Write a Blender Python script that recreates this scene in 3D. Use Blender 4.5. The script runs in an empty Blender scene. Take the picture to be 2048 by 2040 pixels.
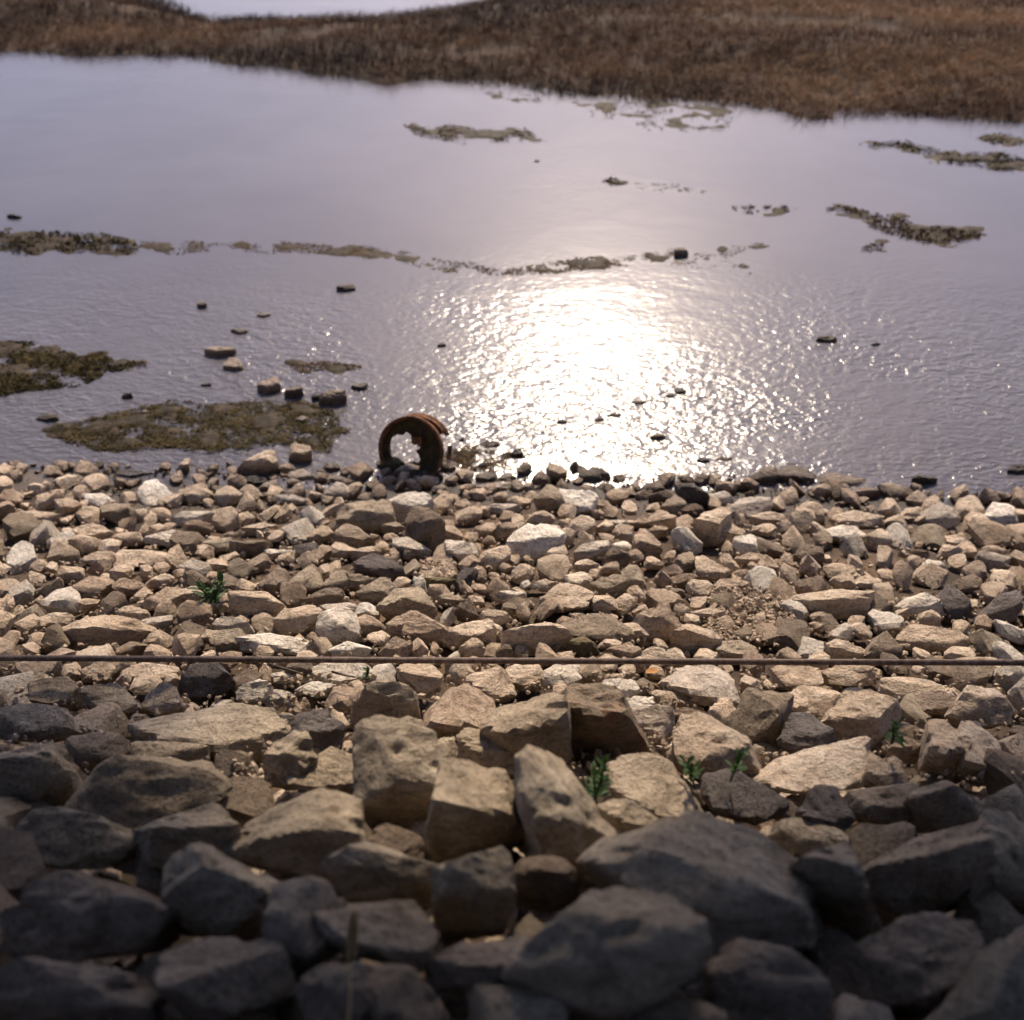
import bpy, bmesh, math, random
import numpy as np
from mathutils import Vector, Matrix, Quaternion

R = math.radians
SC = bpy.context.scene
COL = SC.collection

# ------------------------------------------------------------------ camera, sky, sun, exposure
CAM_Z, PITCH, F = 4.13, R(38.0), 60.0 / 56.0 * 2048.0
cam = bpy.data.cameras.new('camera')
cam.lens = 60.0; cam.sensor_width = 56.0; cam.sensor_fit = 'HORIZONTAL'
cam.clip_start = 0.05; cam.clip_end = 2000.0
cam.dof.use_dof = True; cam.dof.focus_distance = 4.4; cam.dof.aperture_fstop = 2.7
camo = bpy.data.objects.new('camera', cam); COL.objects.link(camo)
camo.location = (0, 0, CAM_Z); camo.rotation_euler = (R(90) - PITCH, 0, 0)
SC.camera = camo

SUN_EL, SUN_AZ = R(38.2), R(5.0)          # the sun stands ahead, over the water
world = bpy.data.worlds.new('World'); SC.world = world; world.use_nodes = True
wn = world.node_tree
for n in list(wn.nodes): wn.nodes.remove(n)
sky = wn.nodes.new('ShaderNodeTexSky'); sky.sky_type = 'NISHITA'; sky.sun_disc = False
sky.sun_elevation = SUN_EL; sky.sun_rotation = SUN_AZ
sky.air_density = 1.0; sky.dust_density = 1.6; sky.ozone_density = 2.0
tint = wn.nodes.new('ShaderNodeMix'); tint.data_type = 'RGBA'; tint.blend_type = 'MULTIPLY'
tint.inputs[0].default_value = 1.0; tint.inputs[7].default_value = (0.95, 0.87, 1.0, 1)
bg = wn.nodes.new('ShaderNodeBackground'); bg.inputs[1].default_value = 0.095
wo = wn.nodes.new('ShaderNodeOutputWorld')
wn.links.new(sky.outputs[0], tint.inputs[6]); wn.links.new(tint.outputs[2], bg.inputs[0]); wn.links.new(bg.outputs[0], wo.inputs[0])

sun = bpy.data.lights.new('sun', 'SUN'); sun.energy = 3.1; sun.angle = R(4.0); sun.color = (1.0, 0.83, 0.63)
suno = bpy.data.objects.new('sun', sun); COL.objects.link(suno)
S = Vector((math.sin(SUN_AZ) * math.cos(SUN_EL), math.cos(SUN_AZ) * math.cos(SUN_EL), math.sin(SUN_EL)))
suno.rotation_euler = S.to_track_quat('Z', 'Y').to_euler(); suno.location = (0, 20, 20)

vs = SC.view_settings
vs.view_transform = 'Standard'; vs.look = 'None'; vs.gamma = 1.0; vs.exposure = 0.98; vs.use_curve_mapping = False
SC.cycles.use_adaptive_sampling = True; SC.cycles.adaptive_threshold = 0.03
SC.cycles.max_bounces = 4; SC.cycles.diffuse_bounces = 2; SC.cycles.glossy_bounces = 2; SC.cycles.transmission_bounces = 1

rng = np.random.default_rng(7)
rnd = random.Random(7)

# ------------------------------------------------------------------ measuring: photo points to places on the ground
CP, SP = math.cos(PITCH), math.sin(PITCH)
def ray(px, py):
    a = (np.asarray(px, float) - 1024.0) / F; b = (1020.0 - np.asarray(py, float)) / F
    return np.stack([a, CP + b * SP, -SP + b * CP], -1)
def proj(p):
    p = np.asarray(p, float); x, y, z = p[..., 0], p[..., 1], p[..., 2] - CAM_Z
    d = y * CP - z * SP; u = y * SP + z * CP
    return np.stack([1024 + F * x / d, 1020 - F * u / d], -1)
def at_z(px, py, z):
    r = ray(px, py); t = (z - CAM_Z) / r[..., 2]
    return r * t[..., None] + np.array([0, 0, CAM_Z])
def at_y(px, py, Y):
    r = ray(px, py); t = Y / r[..., 1]
    return r * t[..., None] + np.array([0, 0, CAM_Z])

# value noise, vectorised
def _h(i, j, k, s):
    n = (i * 374761393 + j * 668265263 + k * 2147483647 + s * 1274126177) & 0xffffffff
    n = ((n ^ (n >> 13)) * 1274126177) & 0xffffffff
    return ((n ^ (n >> 16)) & 0xffff) / 32767.5 - 1.0
def vnoise(p, seed=0):
    p = np.asarray(p, float); i = np.floor(p).astype(np.int64); f = p - i; f = f * f * (3 - 2 * f)
    o = 0
    for a in (0, 1):
        for b in (0, 1):
            for c in (0, 1):
                w = (f[..., 0] if a else 1 - f[..., 0]) * (f[..., 1] if b else 1 - f[..., 1]) * (f[..., 2] if c else 1 - f[..., 2])
                o = o + w * _h(i[..., 0] + a, i[..., 1] + b, i[..., 2] + c, seed)
    return o
def fbm(p, seed=0, octs=3):
    o, a = 0, 1.0
    for k in range(octs):
        o = o + a * vnoise(np.asarray(p) * 2.03 ** k + 17.3 * k, seed + k); a *= 0.5
    return o

_sp = np.array([(-900, 900), (-300, 905), (0, 912), (300, 935), (480, 938), (600, 940), (720, 950), (900, 938), (1000, 946), (1150, 940), (1250, 962),
                (1450, 958), (1560, 952), (1750, 968), (1900, 985), (2048, 1000), (2500, 1020), (3000, 1030)], float)
_sw = at_z(_sp[:, 0], _sp[:, 1], 0.0)
def shore(x): return np.interp(x, _sw[:, 0], _sw[:, 1])
_ps = np.array([-30, -6, -2.5, -0.6, 0, 0.4, 1.4, 2.85, 3.8, 4.7, 5.7, 9, 30, 90]); _pz = np.array([-1.2, -0.7, -0.4, -0.13, -0.03, 0.06, 0.42, 1.0, 1.62, 2.2, 2.62, 2.85, 3.1, 3.4])
def ground(x, y):
    x = np.asarray(x, float); y = np.asarray(y, float)
    z = np.interp(shore(x) - y, _ps, _pz)
    q = np.stack([x * 0.9, y * 0.9, 0 * x], -1)
    return z + 0.05 * fbm(q, 3) * np.clip((shore(x) - y) * 1.2, 0.15, 1)
GDEP = ([0, 1, 2.5, 3.2, 6], [0, 0.03, 0.05, 0.15, 0.16])
def hit(px, py):
    px = np.atleast_1d(np.asarray(px, float)); py = np.atleast_1d(np.asarray(py, float))
    r = ray(px, py); t = np.full(px.shape, 1.2); done = np.zeros(px.shape, bool)
    for _ in range(900):
        p = r * t[:, None]; g = np.maximum(ground(p[:, 0], p[:, 1]), 0.0)
        dz = p[:, 2] + CAM_Z - g
        done |= dz < 0.004
        if done.all(): break
        t = np.where(done, t, t + np.clip(dz * 0.6, 0.004, 0.5))
    return r * t[:, None] + np.array([0, 0, CAM_Z])

# ------------------------------------------------------------------ object helpers
def link(name, me, mat=None, parent=None, **props):
    o = bpy.data.objects.new(name, me); COL.objects.link(o)
    if mat is not None and me is not None and len(me.materials) == 0: me.materials.append(mat)
    if parent is not None: o.parent = parent
    for k, v in props.items():
        if v is not None: o[k] = v
    return o
def mesh_np(name, v, f, smooth=True, tint=None):
    v = np.asarray(v, np.float32); f = np.asarray(f, np.int32); k = f.shape[1]
    me = bpy.data.meshes.new(name)
    me.vertices.add(len(v)); me.vertices.foreach_set('co', v.ravel())
    me.loops.add(f.size); me.loops.foreach_set('vertex_index', f.ravel())
    me.polygons.add(len(f)); me.polygons.foreach_set('loop_start', np.arange(0, f.size, k, dtype=np.int32))
    me.polygons.foreach_set('loop_total', np.full(len(f), k, np.int32))
    me.polygons.foreach_set('use_smooth', np.full(len(f), bool(smooth)))
    if tint is not None:
        a = me.attributes.new('tint', 'FLOAT', 'POINT'); a.data.foreach_set('value', np.asarray(tint, np.float32))
    me.update(calc_edges=True); me.validate()
    return me
def tube(pts, rad, n=8, cap=True):
    pts = [Vector(p) for p in pts]; V, Fc = [], []
    for i, p in enumerate(pts):
        d = (pts[min(i + 1, len(pts) - 1)] - pts[max(i - 1, 0)]).normalized()
        a = d.orthogonal().normalized() if i == 0 else (pa - d * pa.dot(d)).normalized()
        pa = a; b = d.cross(a)
        for k in range(n):
            t = 2 * math.pi * k / n
            V.append(p + (a * math.cos(t) + b * math.sin(t)) * rad[i])
    for i in range(len(pts) - 1):
        for k in range(n):
            Fc.append((i * n + k, i * n + (k + 1) % n, (i + 1) * n + (k + 1) % n, (i + 1) * n + k))
    if cap:
        for i0 in (0, (len(pts) - 1) * n):
            V.append(pts[0] if i0 == 0 else pts[-1]); c = len(V) - 1
            for k in range(n): Fc.append((c, i0 + k, i0 + (k + 1) % n, c))
    return V, Fc
class MB:
    def __init__(s): s.v, s.f = [], []
    def add(s, v, f):
        o = len(s.v); s.v += [tuple(q) for q in v]
        s.f += [tuple(dict.fromkeys(i + o for i in q)) for q in f]
    def build(s, name, mat, parent=None, smooth=True, **props):
        me = bpy.data.meshes.new(name); me.from_pydata(s.v, [], s.f)
        me.polygons.foreach_set('use_smooth', [smooth] * len(me.polygons)); me.update()
        return link(name, me, mat, parent, **props)

# ------------------------------------------------------------------ materials
def new_mat(name):
    m = bpy.data.materials.new(name); m.use_nodes = True
    nt = m.node_tree; return m, nt, nt.nodes['Principled BSDF']
def nd(nt, kind, **kw):
    n = nt.nodes.new(kind)
    for k, v in kw.items(): setattr(n, k, v)
    return n
def noise(nt, vec, scale, detail=4, rough=0.55, dist=0.0):
    n = nd(nt, 'ShaderNodeTexNoise'); n.inputs['Scale'].default_value = scale; n.inputs['Detail'].default_value = detail
    n.inputs['Roughness'].default_value = rough; n.inputs['Distortion'].default_value = dist
    if vec is not None: nt.links.new(vec, n.inputs['Vector'])
    return n.outputs[0]
def ramp(nt, fac, stops):
    n = nd(nt, 'ShaderNodeValToRGB'); nt.links.new(fac, n.inputs[0]); cr = n.color_ramp
    while len(cr.elements) < len(stops): cr.elements.new(0.5)
    for e, (p, c) in zip(cr.elements, stops):
        e.position = p; e.color = (*c, 1) if len(c) == 3 else c
    return n.outputs[0]
def math_(nt, op, a, b=None, clamp=False):
    n = nd(nt, 'ShaderNodeMath', operation=op, use_clamp=clamp)
    for i, q in enumerate((a, b)):
        if q is None: continue
        if isinstance(q, (int, float)): n.inputs[i].default_value = q
        else: nt.links.new(q, n.inputs[i])
    return n.outputs[0]
def mixc(nt, fac, a, b, mode='MIX'):
    n = nd(nt, 'ShaderNodeMix', data_type='RGBA', blend_type=mode)
    for i, q in ((0, fac), (6, a), (7, b)):
        if isinstance(q, (int, float)): n.inputs[i].default_value = q
        elif isinstance(q, tuple): n.inputs[i].default_value = (*q, 1)
        else: nt.links.new(q, n.inputs[i])
    return n.outputs[2]
def maprange(nt, v, a, b, c=0.0, d=1.0):
    n = nd(nt, 'ShaderNodeMapRange'); nt.links.new(v, n.inputs[0])
    for i, q in enumerate((a, b, c, d)): n.inputs[i + 1].default_value = q
    return n.outputs[0]
def bump(nt, h, strength, dist, prev=None):
    n = nd(nt, 'ShaderNodeBump'); nt.links.new(h, n.inputs['Height']); n.inputs['Distance'].default_value = dist
    if isinstance(strength, (int, float)): n.inputs['Strength'].default_value = strength
    else: nt.links.new(strength, n.inputs['Strength'])
    if prev is not None: nt.links.new(prev, n.inputs['Normal'])
    return n.outputs[0]

def stone_mat(name, c1, c2, c3, per='object', moss=0.0, sfac=6.0, mossc=(0.09, 0.095, 0.03), mr=(0.45, 0.6)):
    """broken quarry stone: mottled tan and grey, dark speckle, darkened just above the water for wetness and painted shade"""
    m, nt, b = new_mat(name); L = nt.links
    pos = nd(nt, 'ShaderNodeNewGeometry').outputs['Position']
    big = noise(nt, pos, 3.2, 5, 0.6); mid = noise(nt, pos, 14, 6, 0.65, 0.4); fine = noise(nt, pos, 75, 5, 0.7)
    col = ramp(nt, math_(nt, 'ADD', math_(nt, 'MULTIPLY', big, 0.5), math_(nt, 'MULTIPLY', mid, 0.5)), [(0.36, c2), (0.5, c1), (0.64, c3)])
    tc = nd(nt, 'ShaderNodeTexCoord'); mp = nd(nt, 'ShaderNodeMapping'); L.new(pos if per != 'object' else tc.outputs['Object'], mp.inputs[0]); mp.inputs['Scale'].default_value = (1.2, 1.6, 9.0) if per != 'object' else (1, 1, 7)
    cx = nd(nt, 'ShaderNodeCombineXYZ'); orr = nd(nt, 'ShaderNodeObjectInfo').outputs['Random']
    L.new(math_(nt, 'MULTIPLY', orr, 9.0), cx.inputs[0]); L.new(math_(nt, 'MULTIPLY', orr, 23.0), cx.inputs[1]); L.new(cx.outputs[0], mp.inputs['Rotation'])
    strata = noise(nt, mp.outputs[0], sfac, 5, 0.7, 0.6)
    col = mixc(nt, 0.75, col, ramp(nt, strata, [(0.34, (0.62, 0.60, 0.58)), (0.47, (1, 1, 1)), (0.66, (1.18, 1.17, 1.15))]), 'MULTIPLY')
    spk = ramp(nt, fine, [(0.36, (0.55, 0.52, 0.50)), (0.48, (1, 1, 1)), (0.66, (1.2, 1.18, 1.15))])
    col = mixc(nt, 0.8, col, spk, 'MULTIPLY')
    lich = ramp(nt, noise(nt, pos, 22, 7, 0.72, 1.0), [(0.54, (0, 0, 0)), (0.64, (1, 1, 1))])
    col = mixc(nt, math_(nt, 'MULTIPLY', lich, 0.38), col, (0.10, 0.088, 0.075))
    if moss: col = mixc(nt, math_(nt, 'MULTIPLY', ramp(nt, mid, [(mr[0], (0, 0, 0)), (mr[1], (1, 1, 1))]), moss), col, mossc)
    if per == 'object': v = nd(nt, 'ShaderNodeObjectInfo').outputs['Random']
    else:
        a = nd(nt, 'ShaderNodeAttribute'); a.attribute_name = 'tint'; v = a.outputs['Fac']
    col = mixc(nt, 1.0, col, ramp(nt, v, [(0.0, (0.72, 0.67, 0.64)), (0.3, (0.95, 0.92, 0.88)), (0.7, (1.05, 1.03, 1.0)), (1.0, (1.2, 1.2, 1.19))]), 'MULTIPLY')
    sx = nd(nt, 'ShaderNodeSeparateXYZ'); L.new(pos, sx.inputs[0])
    wet = maprange(nt, math_(nt, 'ADD', sx.outputs[2], math_(nt, 'MULTIPLY', mid, -0.11)), -0.035, 0.05, 1.0, 0.0)  # wet band, raised so it also paints the shade on near faces
    col = mixc(nt, wet, col, mixc(nt, 1.0, col, (0.34, 0.30, 0.26), 'MULTIPLY'))
    L.new(col, b.inputs['Base Color'])
    L.new(maprange(nt, wet, 0, 1, 0.86, 0.35), b.inputs['Roughness'])
    b.inputs['Specular IOR Level'].default_value = 0.3
    n1 = bump(nt, mid, 0.9, 0.045); n2 = bump(nt, fine, 0.8, 0.010, bump(nt, strata, 0.8, 0.03, n1))
    L.new(n2, b.inputs['Normal'])
    return m
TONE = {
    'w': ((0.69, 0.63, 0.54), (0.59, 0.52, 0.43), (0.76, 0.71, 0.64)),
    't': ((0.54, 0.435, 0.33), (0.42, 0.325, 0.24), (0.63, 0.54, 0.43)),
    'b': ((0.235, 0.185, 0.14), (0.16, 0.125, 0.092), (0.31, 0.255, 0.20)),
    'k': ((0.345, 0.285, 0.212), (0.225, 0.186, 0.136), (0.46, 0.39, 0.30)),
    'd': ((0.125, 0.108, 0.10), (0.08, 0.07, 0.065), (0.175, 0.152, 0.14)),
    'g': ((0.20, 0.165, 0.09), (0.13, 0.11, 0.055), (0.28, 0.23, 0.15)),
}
STONE = {k: stone_mat('stone_' + k, *v, moss=0.5 if k == 'g' else 0.0) for k, v in TONE.items()}
STONE['o'] = stone_mat('stone_o', *TONE['k'], moss=0.6, mossc=(0.36, 0.13, 0.05), mr=(0.57, 0.64))
STONE_MIX = stone_mat('stone_mixed', *TONE['t'], per='attr')

def soil_mat():
    m, nt, b = new_mat('soil'); L = nt.links
    pos = nd(nt, 'ShaderNodeNewGeometry').outputs['Position']
    a = noise(nt, pos, 2.2, 5); f = noise(nt, pos, 40, 6, 0.7)
    col = ramp(nt, a, [(0.35, (0.045, 0.031, 0.021)), (0.55, (0.085, 0.057, 0.035)), (0.7, (0.15, 0.098, 0.058))])
    col = mixc(nt, 0.8, col, ramp(nt, f, [(0.3, (0.5, 0.48, 0.45)), (0.6, (1.15, 1.1, 1.05))]), 'MULTIPLY')
    sx = nd(nt, 'ShaderNodeSeparateXYZ'); L.new(pos, sx.inputs[0])
    wet = maprange(nt, sx.outputs[2], 0.02, 0.13, 1.0, 0.0)
    col = mixc(nt, wet, col, mixc(nt, 1.0, col, (0.4, 0.38, 0.35), 'MULTIPLY'))
    L.new(col, b.inputs['Base Color']); L.new(maprange(nt, wet, 0, 1, 0.95, 0.45), b.inputs['Roughness'])
    L.new(bump(nt, f, 0.8, 0.02), b.inputs['Normal'])
    return m
def water_mat():
    m, nt, b = new_mat('river_water'); L = nt.links
    pos = nd(nt, 'ShaderNodeNewGeometry').outputs['Position']
    sx = nd(nt, 'ShaderNodeSeparateXYZ'); L.new(pos, sx.inputs[0])
    murk = noise(nt, pos, 0.35, 4)
    L.new(ramp(nt, murk, [(0.35, (0.075, 0.070, 0.075)), (0.65, (0.105, 0.097, 0.103))]), b.inputs['Base Color'])
    b.inputs['IOR'].default_value = 1.333; b.inputs['Roughness'].default_value = 0.19
    b.inputs['Specular IOR Level'].default_value = 0.5
    mp = nd(nt, 'ShaderNodeMapping'); L.new(pos, mp.inputs[0]); mp.inputs['Scale'].default_value = (0.62, 1.0, 1.0); mp.inputs['Rotation'].default_value = (0, 0, R(18))
    w1 = noise(nt, mp.outputs[0], 24, 2, 0.5, 0.5)
    w2 = noise(nt, mp.outputs[0], 9.0, 2, 0.5, 0.9)
    w3 = noise(nt, mp.outputs[0], 1.1, 2, 0.5, 0.8)
    patch = ramp(nt, noise(nt, pos, 0.42, 3, 0.5, 0.8), [(0.38, (0.25, 0.25, 0.25)), (0.60, (1, 1, 1))])
    near = maprange(nt, sx.outputs[1], 6.3, 9.0, 1.0, 0.07)
    amp = math_(nt, 'MULTIPLY', patch, near)
    n0 = bump(nt, w3, 0.06, 0.10)
    n1 = bump(nt, w2, math_(nt, 'MULTIPLY', amp, 0.6), 0.026, n0)
    n2 = bump(nt, w1, math_(nt, 'MULTIPLY', amp, 1.0), 0.014, n1)
    L.new(n2, b.inputs['Normal'])
    return m
def plain(name, stops, scale, rough=0.8, per=None, bstr=0.4, bdist=0.004, trans=0.0, spec=0.25):
    m, nt, b = new_mat(name); L = nt.links
    pos = nd(nt, 'ShaderNodeNewGeometry').outputs['Position']
    f = noise(nt, pos, scale, 5, 0.65)
    if per:
        a = nd(nt, 'ShaderNodeAttribute'); a.attribute_name = 'tint'
        f2 = math_(nt, 'ADD', math_(nt, 'MULTIPLY', f, 0.45), math_(nt, 'MULTIPLY', a.outputs['Fac'], 0.55))
    else: f2 = f
    L.new(ramp(nt, f2, stops), b.inputs['Base Color'])
    b.inputs['Roughness'].default_value = rough; b.inputs['Specular IOR Level'].default_value = spec
    if bstr: L.new(bump(nt, f, bstr, bdist), b.inputs['Normal'])
    if trans:
        t = nd(nt, 'ShaderNodeBsdfTranslucent'); mx = nd(nt, 'ShaderNodeMixShader'); mx.inputs[0].default_value = trans
        L.new(ramp(nt, f2, stops), t.inputs[0]); out = nt.nodes['Material Output']
        L.new(b.outputs[0], mx.inputs[1]); L.new(t.outputs[0], mx.inputs[2]); L.new(mx.outputs[0], out.inputs[0])
    return m
SOIL = soil_mat(); WATER = water_mat()
DRYGRASS = plain('dry_sedge', [(0.22, (0.020, 0.011, 0.009)), (0.46, (0.105, 0.052, 0.028)), (0.72, (0.27, 0.155, 0.075))], 1.4, 0.9, 'attr', 0, 0, 0.2)
BANKMUD = plain('bank_mud', [(0.35, (0.035, 0.022, 0.014)), (0.65, (0.085, 0.052, 0.028))], 3, 0.9, None, 0.8, 0.05)
WEED = plain('river_weed', [(0.25, (0.03, 0.019, 0.012)), (0.5, (0.075, 0.050, 0.027)), (0.75, (0.15, 0.10, 0.055))], 2.0, 0.95, 'attr', 0, 0, 0.08, 0.05)
WEEDGREEN = plain('green_weed', [(0.25, (0.02, 0.017, 0.008)), (0.5, (0.05, 0.041, 0.018)), (0.75, (0.12, 0.09, 0.04))], 2.0, 0.95, 'attr', 0, 0, 0.08, 0.05)
SHOAL = plain('shoal_mud', [(0.35, (0.018, 0.014, 0.009)), (0.52, (0.042, 0.031, 0.018)), (0.68, (0.08, 0.057, 0.032))], 9, 0.7, None, 0.6, 0.02, 0.0, 0.10)
LEAF = plain('leaf_green', [(0.3, (0.022, 0.055, 0.016)), (0.7, (0.06, 0.11, 0.03))], 30, 0.6, None, 0.2, 0.002, 0.3)
SHADELEAF = plain('shade_leaf', [(0.3, (0.04, 0.07, 0.015)), (0.7, (0.09, 0.13, 0.03))], 3, 0.7, None, 0, 0, 0.35)  # leaves of the added trees, translucent to tint their shade green
BARK = plain('bark', [(0.3, (0.06, 0.045, 0.032)), (0.7, (0.16, 0.125, 0.09))], 12, 0.95, None, 1.0, 0.03)
STRAW = plain('straw', [(0.3, (0.62, 0.45, 0.22)), (0.7, (0.78, 0.60, 0.34))], 90, 0.7, None, 0.3, 0.002, 0.5)
RUST = plain('rust', [(0.3, (0.04, 0.022, 0.015)), (0.5, (0.13, 0.058, 0.03)), (0.68, (0.30, 0.14, 0.065))], 26, 0.85, None, 1.0, 0.008)
RUSTDARK = plain('rust_dark', [(0.3, (0.016, 0.012, 0.008)), (0.55, (0.045, 0.033, 0.014)), (0.75, (0.10, 0.065, 0.028))], 24, 0.85, None, 1.0, 0.008)
STEEL = plain('weathered_steel', [(0.3, (0.075, 0.048, 0.036)), (0.55, (0.17, 0.12, 0.095)), (0.75, (0.28, 0.22, 0.19))], 40, 0.55, None, 0.4, 0.002)
DEADLEAF = plain('dead_leaf', [(0.3, (0.40, 0.18, 0.05)), (0.7, (0.55, 0.30, 0.11))], 60, 0.7, None, 0.3, 0.002, 0.2)

# ------------------------------------------------------------------ ground, water, far bank
def axis(stops):
    o = [stops[0][0]]
    for (a, _), (b, st) in zip(stops[:-1], stops[1:]):
        n = max(1, int(round((b - a) / st))); o += [a + (b - a) * (i + 1) / n for i in range(n)]
    return np.array(o)
def sheet(xs, ys, zf):
    X, Y = np.meshgrid(xs, ys); Z = zf(X, Y)
    v = np.stack([X, Y, Z], -1).reshape(-1, 3); nx = len(xs)
    i = (np.arange(len(ys) - 1)[:, None] * nx + np.arange(nx - 1)[None]).ravel()
    return v, np.stack([i, i + 1, i + nx + 1, i + nx], -1)
v, f = sheet(axis([(-60, 1), (-12, 4), (-5, 0.3), (5, 0.06), (12, 0.3), (60, 4)]), axis([(-60, 1), (-8, 4), (0.5, 0.3), (8, 0.05), (14, 0.5), (34, 3)]),
             lambda X, Y: ground(X, Y) - np.interp(shore(X) - Y, *GDEP))
link('ground', mesh_np('ground', v, f), SOIL, kind='structure')
v, f = sheet(axis([(-500, 1), (-20, 60), (20, 4), (500, 60)]), axis([(-30, 1), (0, 6), (40, 4), (700, 60)]), lambda X, Y: 0 * X)
link('water', mesh_np('water', v, f), WATER, kind='structure')

_ne = np.array([(-900, 80), (-300, 92), (0, 100), (150, 104), (300, 106), (420, 118), (500, 128), (560, 124), (640, 145), (780, 172), (900, 168), (1100, 186), (1300, 202), (1500, 216), (1610, 236),
                (1680, 226), (1900, 238), (2048, 242), (2400, 262), (3000, 290)], float)
_fe = np.array([(-900, -70), (-200, -55), (200, -30), (360, 12), (430, 46), (560, 44), (700, 38), (800, 30), (900, 18), (980, 2), (1060, -25), (1160, -70), (1300, -95), (2600, -95)], float)
_new, _few = at_z(_ne[:, 0], _ne[:, 1], 0.0), at_z(_fe[:, 0], _fe[:, 1], 0.0)
def bank_in(x, y):
    a = np.stack([x * 1.1, y * 1.1, 0 * x], -1)
    return np.minimum(y - np.interp(x, _new[:, 0], _new[:, 1]), np.interp(x, _few[:, 0], _few[:, 1]) - y) + 0.22 * fbm(a, 11)
def bank_z(x, y):
    d = bank_in(x, y)
    return np.clip(d * 0.16, -0.4, 0.30) + 0.05 * fbm(np.stack([x * 0.5, y * 1.4, 0 * x], -1), 5) * (d > 0)
v, f = sheet(axis([(-18, 1), (18, 0.2)]), axis([(10, 1), (27, 0.2)]), bank_z)
link('far_bank', mesh_np('far_bank', v, f), BANKMUD, kind='structure')

def blades(P, hmin, hmax, wid, lean, seed, nb=3):
    """tufts of narrow blades: three-sided slivers, each bent once"""
    g = np.random.default_rng(seed); n = len(P) * nb
    base = np.repeat(P, nb, 0) + np.concatenate([g.normal(0, 0.035, (n, 2)), np.zeros((n, 1))], 1)
    h = g.uniform(hmin, hmax, n); a = g.uniform(0, 2 * np.pi, n); l = np.abs(g.normal(0, lean, n)) * h
    d = np.stack([np.cos(a), np.sin(a), 0 * a], -1); s = np.stack([-np.sin(a), np.cos(a), 0 * a], -1) * (wid * g.uniform(0.6, 1.4, n))[:, None]
    up = np.array([0, 0, 1.0])
    v = np.stack([base - s, base + s, base + s * 0.8 + d * (l * 0.35)[:, None] + up * (h * 0.6)[:, None], base - s * 0.8 + d * (l * 0.35)[:, None] + up * (h * 0.6)[:, None],
                  base + d * l[:, None] + up * h[:, None]], 1)
    k = np.arange(n)[:, None] * 5
    f = np.concatenate([k + np.array([[0, 1, 2]]), k + np.array([[0, 2, 3]]), k + np.array([[3, 2, 4]])])
    return v.reshape(-1, 3), f
# dry sedge over the far bank
N = 150000
x = rng.uniform(-13, 13, N); y = rng.uniform(11, 24, N)
px = proj(np.stack([x, y, 0 * x], -1))
d = bank_in(x, y)
cl = fbm(np.stack([x * 0.8, y * 2.2, 0 * x], -1), 21)
keep = (d > -0.05) & (px[:, 0] > -160) & (px[:, 0] < 2210) & (px[:, 1] > -140) & (cl > -0.85 + rng.uniform(-.25, .25, N)) & (rng.random(N) < np.clip(15.0 / y, 0, 1))
P = np.stack([x, y, bank_z(x, y)], -1)[keep]; P[:, 2] = np.maximum(P[:, 2], -0.01)
v, f = blades(P, 0.03, 0.11, 0.0045, 1.7, 5)
tn = np.clip(0.45 + 0.55 * fbm(np.stack([P[:, 0] * 0.22, P[:, 1] * 1.1, 0 * P[:, 0]], -1), 33) + np.clip((d[keep] - 1.0) * 0.42, -0.42, 0.08) + rng.normal(0, .10, len(P)), 0, 1)
link('sedge', mesh_np('sedge', v, f, False, np.repeat(tn, 15)), DRYGRASS, kind='stuff', label='brown dry sedge covering the far bank across the water')

# ------------------------------------------------------------------ weed beds in the water
def in_poly(q, poly):
    x, y = q[:, 0], q[:, 1]; c = np.zeros(len(q), bool); n = len(poly); j = n - 1
    for i in range(n):
        xi, yi = poly[i]; xj, yj = poly[j]
        if yi != yj: c ^= ((yi > y) != (yj > y)) & (x < (xj - xi) * (y - yi) / (yj - yi) + xi)
        j = i
    return c
def flakes(P, smin, smax, rise, seed):
    """short strands and leaves of drifted weed, lying and curling up a little"""
    g = np.random.default_rng(seed); n = len(P)
    L_ = g.uniform(smin, smax, n); a = g.normal(0.0, 0.7, n) + (g.random(n) < .25) * g.uniform(0, 3, n)
    d = np.stack([np.cos(a), np.sin(a), 0 * a], -1); s = np.stack([-np.sin(a), np.cos(a), 0 * a], -1) * (L_ * g.uniform(0.12, 0.3, n))[:, None]
    s[:, 2] += L_ * g.uniform(-0.06, 0.06, n)
    z = lambda k: (np.abs(g.normal(0, 1, n)) * rise * k)[:, None] * np.array([0, 0, 1.0])
    L2 = L_[:, None]
    v = np.stack([P - d * L2 * .5 + z(.6), P + s + z(1), P - s + z(1), P + d * L2 * .5 + z(.8)], 1)
    k = np.arange(n)[:, None] * 4
    return v.reshape(-1, 3), np.concatenate([k + np.array([[0, 1, 2]]), k + np.array([[1, 3, 2]])])
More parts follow.
